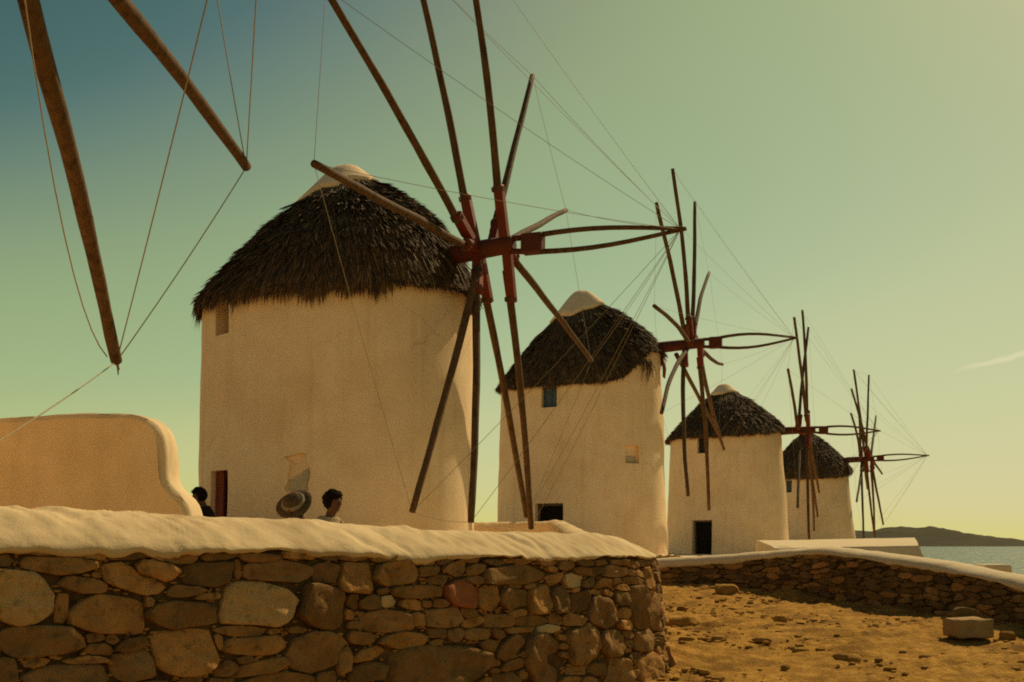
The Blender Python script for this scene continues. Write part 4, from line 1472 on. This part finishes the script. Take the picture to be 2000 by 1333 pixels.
# mill 2
windmill(dict(hub=(5.70, 31.67, EYE + 6.40), yaw=21.6, tau=2.2, s=3.65, r0=2.80, r1=2.66, ztop=EYE + 6.3, seed=2.0, flare=0.0,
    label='second windmill in the row, blue shutter under its thatch and small niche in the wall',
    eave=[(-180, EYE + 5.3), (-90, EYE + 5.15), (-45, EYE + 4.92), (-13, EYE + 4.92), (15, EYE + 4.98), (28, EYE + 5.15), (40, EYE + 5.6), (55, EYE + 6.1), (90, EYE + 6.2), (130, EYE + 5.7)],
    head=0.15, apex=(2.28, 32.8, EYE + 8.52), over=0.07, pe=9, pow=(0.90, 0.06), strands=21000, len=0.85, fringe=0.6, sw=1.05, fringe_f=lambda a: 0.4 if a > 0.6 else 1.0,
    cap_t=lambda a: 0.70 - 0.05 * math.exp(-((a + 1.3) / 0.7) ** 2) + 0.02 * math.sin(a * 5), blunt=1.1, tuft=(0.85, EYE + 5.75),
    openings=[dict(kind='window', px=(1057, 754, 1087, 795), depth=0.28, mat=M_blue),
              dict(kind='door', px=(1045, 984, 1100, 1060), depth=0.4, mat=M_dark, zbot=1),
              dict(kind='niche', px=(1222, 869, 1250, 906), depth=0.18)],
    sprit_px=(1558, 660), R=5.5, sprit_bow=0.16, wire=0.0028, bracket=(1.35, EYE + 6.0, EYE + 5.4),
    spokes=[('A', 1282, 397, -0.05, 0.8, 0.03), ('B', 1313, 325, 0.05, 0.9, 0.08), ('C', 1357, 395, 0.1, 0.8, (0.02, 0.05)), ('D', 1385, 533, 0.1, 0.5, (-0.02, -0.15)), ('E', 1278, 598, 0.05, 0.3, (0.11, 0.0)),
            ('R', 1344, 969, -0.18, 0.85, (-0.07, 0)), ('S', 1385, 997, 0.30, 0.85, (0.05, 0)), ('Q', 1414, 878, 0.28, 0.6, (-0.05, 0.1)), ('T', 1411, 712, 0.2, 0, (0.07, 0.17)), ('G', 1292, 807, 0.0, 0, (-0.07, 0.13)), ('P', 1403, 848, -0.55, 0, (0, 0))]))

# mill 3
windmill(dict(hub=(13.45, 45.56, EYE + 5.21), yaw=23.2, tau=0.5, s=3.62, r0=2.82, r1=2.58, ztop=EYE + 5.3, seed=3.0, flare=0.05,
    label='third windmill in the row, with a tall dark doorway above the low wall',
    eave=[(-180, EYE + 4.9), (-90, EYE + 4.85), (-45, EYE + 4.85), (0, EYE + 4.82), (35, EYE + 4.95), (60, EYE + 5.1), (90, EYE + 5.3), (130, EYE + 5.1)],
    head=0.12, apex=(10.08, 47.0, EYE + 7.62), over=0.14, pe=12, pow=(0.94, 0.02), strands=14000, len=0.85, fringe=0.65, sw=1.2, cap_t=lambda a: 0.77 + 0.02 * math.sin(3 * a), blunt=1.1,
    openings=[dict(kind='window', px=(1362, 853, 1384, 885), depth=0.3, mat=M_doorwood), dict(kind='door', px=(1352, 1017, 1391, 1083), depth=0.4, mat=M_dark)],
    sprit_px=(1720, 842), R=5.5, sprit_bow=0.13, wire=0.0033,
    spokes=[('A', 1551, 620, 0.15, 0.8, 0.03), ('B', 1567, 606, 0.15, 0.9, 0.05), ('C', 1579, 640, -0.28, 0.8, (-0.05, 0.1)), ('D', 1539, 722, -0.28, 0.5, 0.03),
            ('G', 1558, 992, -0.15, 0.3, (0, 0.1)), ('H', 1580, 1055, 0.1, 0.9, 0.0), ('I', 1590, 1037, 0.15, 0.9, 0.05), ('J', 1597, 1010, 0.05, 0.6, 0), ('K', 1600, 962, 0.2, 0.3, (0, 0.1))]))

# mill 4
windmill(dict(hub=(21.23, 59.61, EYE + 5.06), yaw=28.6, tau=1.1, s=3.45, r0=2.75, r1=2.40, ztop=EYE + 4.6, seed=4.0, flare=0.05,
    label='smallest and farthest windmill, its tower half hidden behind the third mill',
    eave=[(-180, EYE + 4.2), (-90, EYE + 4.0), (-45, EYE + 3.9), (0, EYE + 3.85), (35, EYE + 3.9), (60, EYE + 4.1), (90, EYE + 4.4), (130, EYE + 4.3)],
    head=0.12, apex=(18.25, 61.3, EYE + 7.1), over=0.2, pe=9, pow=(0.88, 0.03), strands=9000, len=0.85, fringe=0.7, sw=1.4, cap_t=lambda a: 0.86, blunt=1.0,
    openings=[dict(kind='window', px=(1534, 939, 1546, 962), depth=0.3, mat=M_blue)],
    sprit_px=(1815, 890), R=5.5, sprit_bow=0.10, wire=0.0038,
    spokes=[('A', 1667, 722, 0.0, 0.8, 0.03), ('B', 1663, 760, 0.25, 0.8, 0.05), ('C', 1662, 808, -0.25, 0.6, (0.08, 0)), ('A2', 1668, 724, -0.25, 0.8, (0.1, 0)), ('D', 1697, 733, 0.05, 0.8, 0), ('E', 1711, 813, 0.3, 0.3, 0),
            ('G', 1673, 980, -0.1, 0.3, 0), ('I', 1687, 1052, -0.25, 0.9, (0, 0)), ('J', 1708, 1050, 0.3, 0.9, 0.05), ('N', 1708, 1050, 0.0, 0.9, 0.0), ('K', 1725, 1025, 0.3, 0.8, 0), ('L', 1723, 926, 0.35, 0, 0), ('O', 1694, 955, -0.1, 0, 0)]))

# ------------------------------------------------------------------ loose stones on the dirt
def block(name, px0, px1, py0, py1, Y, dep, rot, mat, label, cat, bev=0.02, seed=1, group=None):
    a, b_ = at(px0, py0, Y), at(px1, py1, Y)
    w, h = b_.x - a.x, a.z - b_.z
    bm = bmesh.new()
    bmesh.ops.create_cube(bm, size=1)
    bmesh.ops.subdivide_edges(bm, edges=bm.edges, cuts=5, use_grid_fill=True)
    for v in bm.verts:
        c = v.co.copy()
        p = Vector((c.x * w, c.y * dep, c.z * h))
        k = mnoise.noise(p * 5 + Vector((seed * 5, 0, 0))) * 0.022 + mnoise.noise(p * 14 + Vector((seed * 5, 3, 0))) * 0.014
        v.co = p * (1 + k * 0.5) + c.normalized() * k
        if max(abs(c.x), abs(c.y), abs(c.z)) > 0.49 and sum(abs(q) > 0.49 for q in c) > 1:
            v.co -= c.normalized() * bev
    me = bpy.data.meshes.new(name)
    bm.to_mesh(me); bm.free()
    me.polygons.foreach_set('use_smooth', [True] * len(me.polygons))
    o = link(name, me, mat)
    o.location = ((a.x + b_.x) / 2, Y + dep / 2, (a.z + b_.z) / 2 - 0.01)
    o.rotation_euler = (0, 0, math.radians(rot))
    autosmooth(o, 45)
    return tag(o, label, cat, group)
block('stone_block', 1866, 1942, 1208, 1246, 13.55, 0.42, 8, M_block, 'squared pale stone block lying on the earth before the low wall', 'stone block')

def slab(name, outline, Y, thick, mat, label, cat, rz=0):
    pts = [at(px, py, Y) for px, py in outline]
    c = sum(pts, Vector()) / len(pts)
    m_ = MB()
    k = len(pts)
    vs = [p for p in pts] + [p + Vector((0, thick, 0)) for p in pts]
    m_.add(vs, [tuple(range(k)), tuple(range(k, 2 * k))[::-1]] + [(i, (i + 1) % k, k + (i + 1) % k, k + i) for i in range(k)])
    o = m_.build(name, mat, None, False, tuple(c))
    bv = o.modifiers.new('b', 'BEVEL'); bv.width = 0.02; bv.segments = 2
    return tag(o, label, cat)
slab('stone_slab', [(1866, 1240), (1868, 1192), (1876, 1187), (1890, 1187), (1905, 1190), (1916, 1196), (1921, 1206), (1922, 1240)], 14.05, 0.14, M_farstone, 'round topped brown stone slab standing upright behind the squared block', 'stone slab')

def rock(px, py, wpx, hpx, Y, label, seed, mat=M_rubble, group=None):
    p = at(px, py, Y)
    w, h = wpx * Y / FPX, hpx * Y / FPX
    m_ = MB()
    g = gh(p.x, Y)
    rock_into(m_, (p.x, Y, g + h * 0.25), w * 0.62, w * 0.45, h * 0.75, None, seed, 3)
    o = m_.build('rock', mat, None, True, (p.x, Y, g))
    autosmooth(o, 40)
    return tag(o, label, 'rock', group)
rock(1968, 1238, 26, 16, 13.7, 'small dark rock just right of the squared block', 1)
rock(1330, 1224, 60, 20, 15.6, 'rock added by the near wall corner in place of a mound shadow', 2)  # added rock, stands in for the shadow of an earth mound
rock(1525, 1222, 22, 13, 15.9, 'lone small rock in the middle of the bare earth', 7)
rock(1420, 1160, 40, 20, 20.2, 'rock on the earth bank under the left end of the low wall', 5)

# larger clods in loose bands
mb = MB()
for k in range(300):
    band = random.choice([(3.6, 6.0, 19.0, 21.6), (3.6, 5.0, 20.0, 21.8), (2.4, 6.4, 14.5, 18.5), (2.2, 6.5, 11.0, 14.5), (4.5, 6.6, 10.6, 13.0)])
    x, y = random.uniform(band[0], band[1]), random.uniform(band[2], band[3])
    P_ = np.array([[x, y]])
    if inside(P_, POLY)[0] or seg_dist(P_, POLY)[0] < 0.2: continue
    if vnoise(np.array([[x * 1.7, y * 1.4, 9.0]]), 93)[0] < random.uniform(-0.3, 0.5): continue
    sz = 0.025 + 0.085 * random.random() ** 2.8
    rock_into(mb, (x, y, gh(x, y) + sz * 0.05), sz * random.uniform(1.0, 2.2), sz, sz * random.uniform(.45, .8), Matrix.Rotation(random.gauss(0, 0.7), 3, 'Z'), k, 2)
tag(mb.build('earth_lumps', M_rubble), kind='stuff')

# pebbles and clods
mb = MB()
cnt = 0
for k in range(7500):
    y = 9.4 + 13.2 * random.random() ** 1.2
    x = random.uniform(1.5, 0.56 * y)
    P_ = np.array([[x, y]])
    if inside(P_, POLY)[0] or seg_dist(P_, POLY)[0] < 0.12: continue
    if vnoise(np.array([[x * 1.1, y * 1.1, 5.0]]), 91)[0] < random.uniform(-0.7, 0.6): continue
    sz = 0.009 + 0.045 * random.random() ** 4
    z = gh(x, y) + sz * 0.2
    cz = Matrix.Rotation(random.random() * 6.28, 3, 'Z')
    rock_into(mb, (x, y, z), sz * random.uniform(.8, 1.7), sz, sz * random.uniform(.4, .8), cz, k, 1)
    cnt += 1
tag(mb.build('rubble', M_rubble, None, False), kind='stuff')

# ------------------------------------------------------------------ people
M_skin = material('tanned_skin', (0.10, 0.045, 0.022), (0.13, 0.06, 0.03), 6.0, 0.6)
M_hair = material('dark_hair', (0.010, 0.006, 0.004), (0.020, 0.012, 0.008), 40.0, 0.95, 1.0, 60)
M_shirt = material('cream_shirt', (0.30, 0.21, 0.12), (0.46, 0.34, 0.20), 8.0, 0.9, 0.5, 14)
M_shirt2 = material('tan_shirt', (0.38, 0.26, 0.14), (0.45, 0.32, 0.18), 8.0, 0.9, 0.5, 14)
M_black = material('black_cloth', (0.016, 0.013, 0.012), (0.028, 0.022, 0.018), 8.0, 0.95, 0.5, 14)
M_trouser = material('brown_trousers', (0.09, 0.06, 0.04), (0.12, 0.08, 0.05), 8.0, 0.9, 0.5, 14)
M_straw = material('dark_straw_hat', (0.075, 0.050, 0.028), (0.12, 0.08, 0.045), 30.0, 0.9, 0.6, 60)
M_hatband = material('pale_hat_scarf', (0.20, 0.16, 0.11), (0.27, 0.21, 0.14), 20.0, 0.9)

def skin_mesh(name, nodes, edges, mat, parent, root_i=0, sub=2):
    me = bpy.data.meshes.new(name)
    me.from_pydata([tuple(p) for p, r in nodes], edges, [])
    o = bpy.data.objects.new(name, me)
    col.objects.link(o)
    md = o.modifiers.new('skin', 'SKIN')
    md.use_smooth_shade = True
    for i, (p, r) in enumerate(nodes):
        r = r if hasattr(r, '__len__') else (r, r)
        me.skin_vertices[0].data[i].radius = r
        me.skin_vertices[0].data[i].use_root = (i == root_i)
    s_ = o.modifiers.new('sub', 'SUBSURF'); s_.levels = sub; s_.render_levels = sub
    bpy.context.view_layer.update()
    dg = bpy.context.evaluated_depsgraph_get()
    new = bpy.data.meshes.new_from_object(o.evaluated_get(dg))
    bpy.data.objects.remove(o)
    new.polygons.foreach_set('use_smooth', [True] * len(new.polygons))
    new.materials.clear()
    return link(name, new, mat, parent)

def person(loc, face, lean, label, shirt, legs, hair, hat=None, head_turn=0.0, bow=0.0, seat=0.12):
    """Seated on the ground, knees drawn up, forearms resting on the knees. Local: +Y forward."""
    root = empty('person', loc)
    V_ = Vector
    hipz = seat
    ly = lean
    pel = V_((0, 0, hipz))
    waist = V_((0, 0.03 + ly * .25, hipz + .20))
    chest = V_((0, 0.05 + ly * .7, hipz + .40))
    neckb = V_((0, 0.06 + ly, hipz + .54))
    hc = neckb + V_((math.sin(head_turn) * .02, .03 + .10 * bow, .165 - .05 * bow))
    nodes = [(pel, (.15, .12)), (waist, (.13, .10)), (chest, (.155, .11)), (neckb, (.06, .06)), (neckb + V_((0, .015, .06)), (.055, .055)),
             (hc + V_((0, .01, -.055)), (.070, .078)), (hc + V_((0, 0, .02)), (.078, .092)), (hc + V_((0, -.005, .075)), (.060, .072))]
    edges = [(0, 1), (1, 2), (2, 3), (3, 4), (4, 5), (5, 6), (6, 7)]
    sh_nodes = [(pel + V_((0, 0, .03)), (.165, .135)), (waist, (.155, .125)), (chest, (.185, .130)), (neckb - V_((0, 0, .015)), (.085, .08))]
    sh_edges = [(0, 1), (1, 2), (2, 3)]
    tr_nodes = [(pel, (.165, .14))]
    tr_edges = []
    for sg in (-1, 1):
        shd = neckb + V_((sg * .17, -.01, -.07))
        knee = V_((sg * .15, .40, hipz + .25))
        elb = shd + V_((sg * .07, .17, -.24))
        wri = knee + V_((-sg * .03, .02, .06))
        hand = wri + V_((-sg * .02, .07, -.05))
        i0 = len(nodes)
        nodes += [(shd, .062), (elb, .045), (wri, .030), (hand, (.038, .022))]
        edges += [(2, i0), (i0, i0 + 1), (i0 + 1, i0 + 2), (i0 + 2, i0 + 3)]
        for f_ in range(4):
            j = len(nodes)
            L = (.075, .085, .08, .065)[f_]
            b0_ = hand + V_(((f_ - 1.5) * .019, .035, 0))
            nodes += [(b0_, .010), (b0_ + V_((0, L * .5, -.012)), .0095), (b0_ + V_((0, L * .85, -.045)), .008)]
            edges += [(i0 + 3, j), (j, j + 1), (j + 1, j + 2)]
        j = len(nodes)
        nodes += [(hand + V_((-sg * .045, .0, -.005)), .011), (hand + V_((-sg * .06, .04, -.02)), .009)]
        edges += [(i0 + 3, j), (j, j + 1)]
        hip = V_((sg * .10, .03, hipz + .01))
        ank = V_((sg * .13, .52, .09))
        toe = V_((sg * .14, .70, .045))
        i1 = len(nodes)
        nodes += [(hip, .085), (knee, .060), (ank, .040), (toe, (.038, .03))]
        edges += [(0, i1), (i1, i1 + 1), (i1 + 1, i1 + 2), (i1 + 2, i1 + 3)]
        k0 = len(sh_nodes)
        sh_nodes += [(shd + V_((-sg * .01, 0, .008)), .085), (elb, .064), (elb + (wri - elb) * .75, .048)]
        sh_edges += [(2, k0), (k0, k0 + 1), (k0 + 1, k0 + 2)]
        k1 = len(tr_nodes)
        tr_nodes += [(hip, .112), (knee, .084), (ank + V_((0, 0, .05)), .062)]
        tr_edges += [(0, k1), (k1, k1 + 1), (k1 + 1, k1 + 2)]
    body = skin_mesh('body', nodes, edges, M_skin, None)
    # facial features welded into the body mesh
    bm = bmesh.new(); bm.from_mesh(body.data)
    R_ = Matrix.Rotation(head_turn, 4, 'Z')
    def blob(c, sx, sy, sz):
        r = bmesh.ops.create_icosphere(bm, subdivisions=2, radius=1)
        for v in r['verts']:
            v.co = hc + R_ @ (V_(c) + V_((v.co.x * sx, v.co.y * sy, v.co.z * sz)))
    blob((0, .094, -.015), .014, .022, .026)
    blob((0, .080, -.068), .026, .012, .009)
    for sg in (-1, 1):
        blob((sg * .080, -.01, -.005), .010, .022, .032)
        blob((sg * .032, .078, .014), .013, .008, .008)
    bm.to_mesh(body.data); bm.free()
    body.data.polygons.foreach_set('use_smooth', [True] * len(body.data.polygons))
    parts = [body]
    parts.append(skin_mesh('shirt', sh_nodes, sh_edges, shirt, None))
    parts.append(skin_mesh('trousers', tr_nodes, tr_edges, legs, None))
    # hair
    m_ = MB()
    bm = bmesh.new()
    bmesh.ops.create_icosphere(bm, subdivisions=4, radius=1)
    for v in bm.verts:
        c = v.co.copy()
        k = 1 + 0.12 * mnoise.noise(c * 4 + V_((len(label), 0, 0))) + 0.10 * mnoise.noise(c * 11)
        q = V_((c.x * .112 * k, (c.y * .124 - .022) * k, c.z * .122 * k + .038))
        if c.y > .35 and c.z < .30:
            q = q * .66
        v.co = hc + R_ @ q
    bm.verts.index_update()
    m_.add([v.co for v in bm.verts], [[v.index for v in f.verts] for f in bm.faces])
    bm.free()
    parts.append(m_.build('hair', hair, None))
    if hat:
        m_ = MB()
        prof_ = [(0.0, .125), (.06, .122), (.088, .10), (.095, .05), (.105, .035), (.15, .03), (.185, .022), (.188, .014), (.15, .012), (.10, .015), (.085, .02)]
        rows_ = []
        tilt_ = Matrix.Rotation(hat, 4, 'X')
        for r_, z_ in prof_:
            row = []
            for k in range(32):
                a = 2 * math.pi * k / 32
                p = tilt_ @ V_((r_ * math.cos(a), r_ * math.sin(a), z_ + .012 * math.sin(2 * a + .5) * (r_ / .19) ** 2))
                row.append(tuple(hc + V_((0, -.015, .05)) + p))
            rows_.append(row)
        m_.grid(np.array(rows_), close_v=True)
        ho = m_.build('sun_hat', M_straw, None)
        parts.append(ho)
        m_ = MB()
        ring = [tilt_ @ V_((.1 * math.cos(2 * math.pi * k / 24), .1 * math.sin(2 * math.pi * k / 24), .05)) + hc + V_((0, -.015, .05)) for k in range(25)]
        m_.tube(ring, .024, 8, caps=False)
        parts.append(m_.build('hat_band', M_hatband, None))
    for p in parts:
        p.parent = root
    root.rotation_euler = (0, 0, face)
    return tag(root, label, 'person')

def on_yard(px, Y):
    p = at(px, 1000, Y)
    return (p.x, Y, gh(p.x, Y))
person(on_yard(628, 11.4), math.radians(-115), 0.06, 'person with dark curly hair and pale shirt sitting by the large mill', M_shirt, M_trouser, M_hair, None, -0.2, 0.2, 0.085)
person(on_yard(612, 10.4), math.radians(165), 0.24, 'person bending forward under a dark wide brimmed hat', M_shirt2, M_trouser, M_hair, math.radians(-52), 0.0, 1.0, 0.0)
person(on_yard(418, 15.2), math.radians(120), 0.10, 'person in black clothes sitting beside the red door', M_black, M_black, M_hair, None, 0.2, 0.6, 0.34)
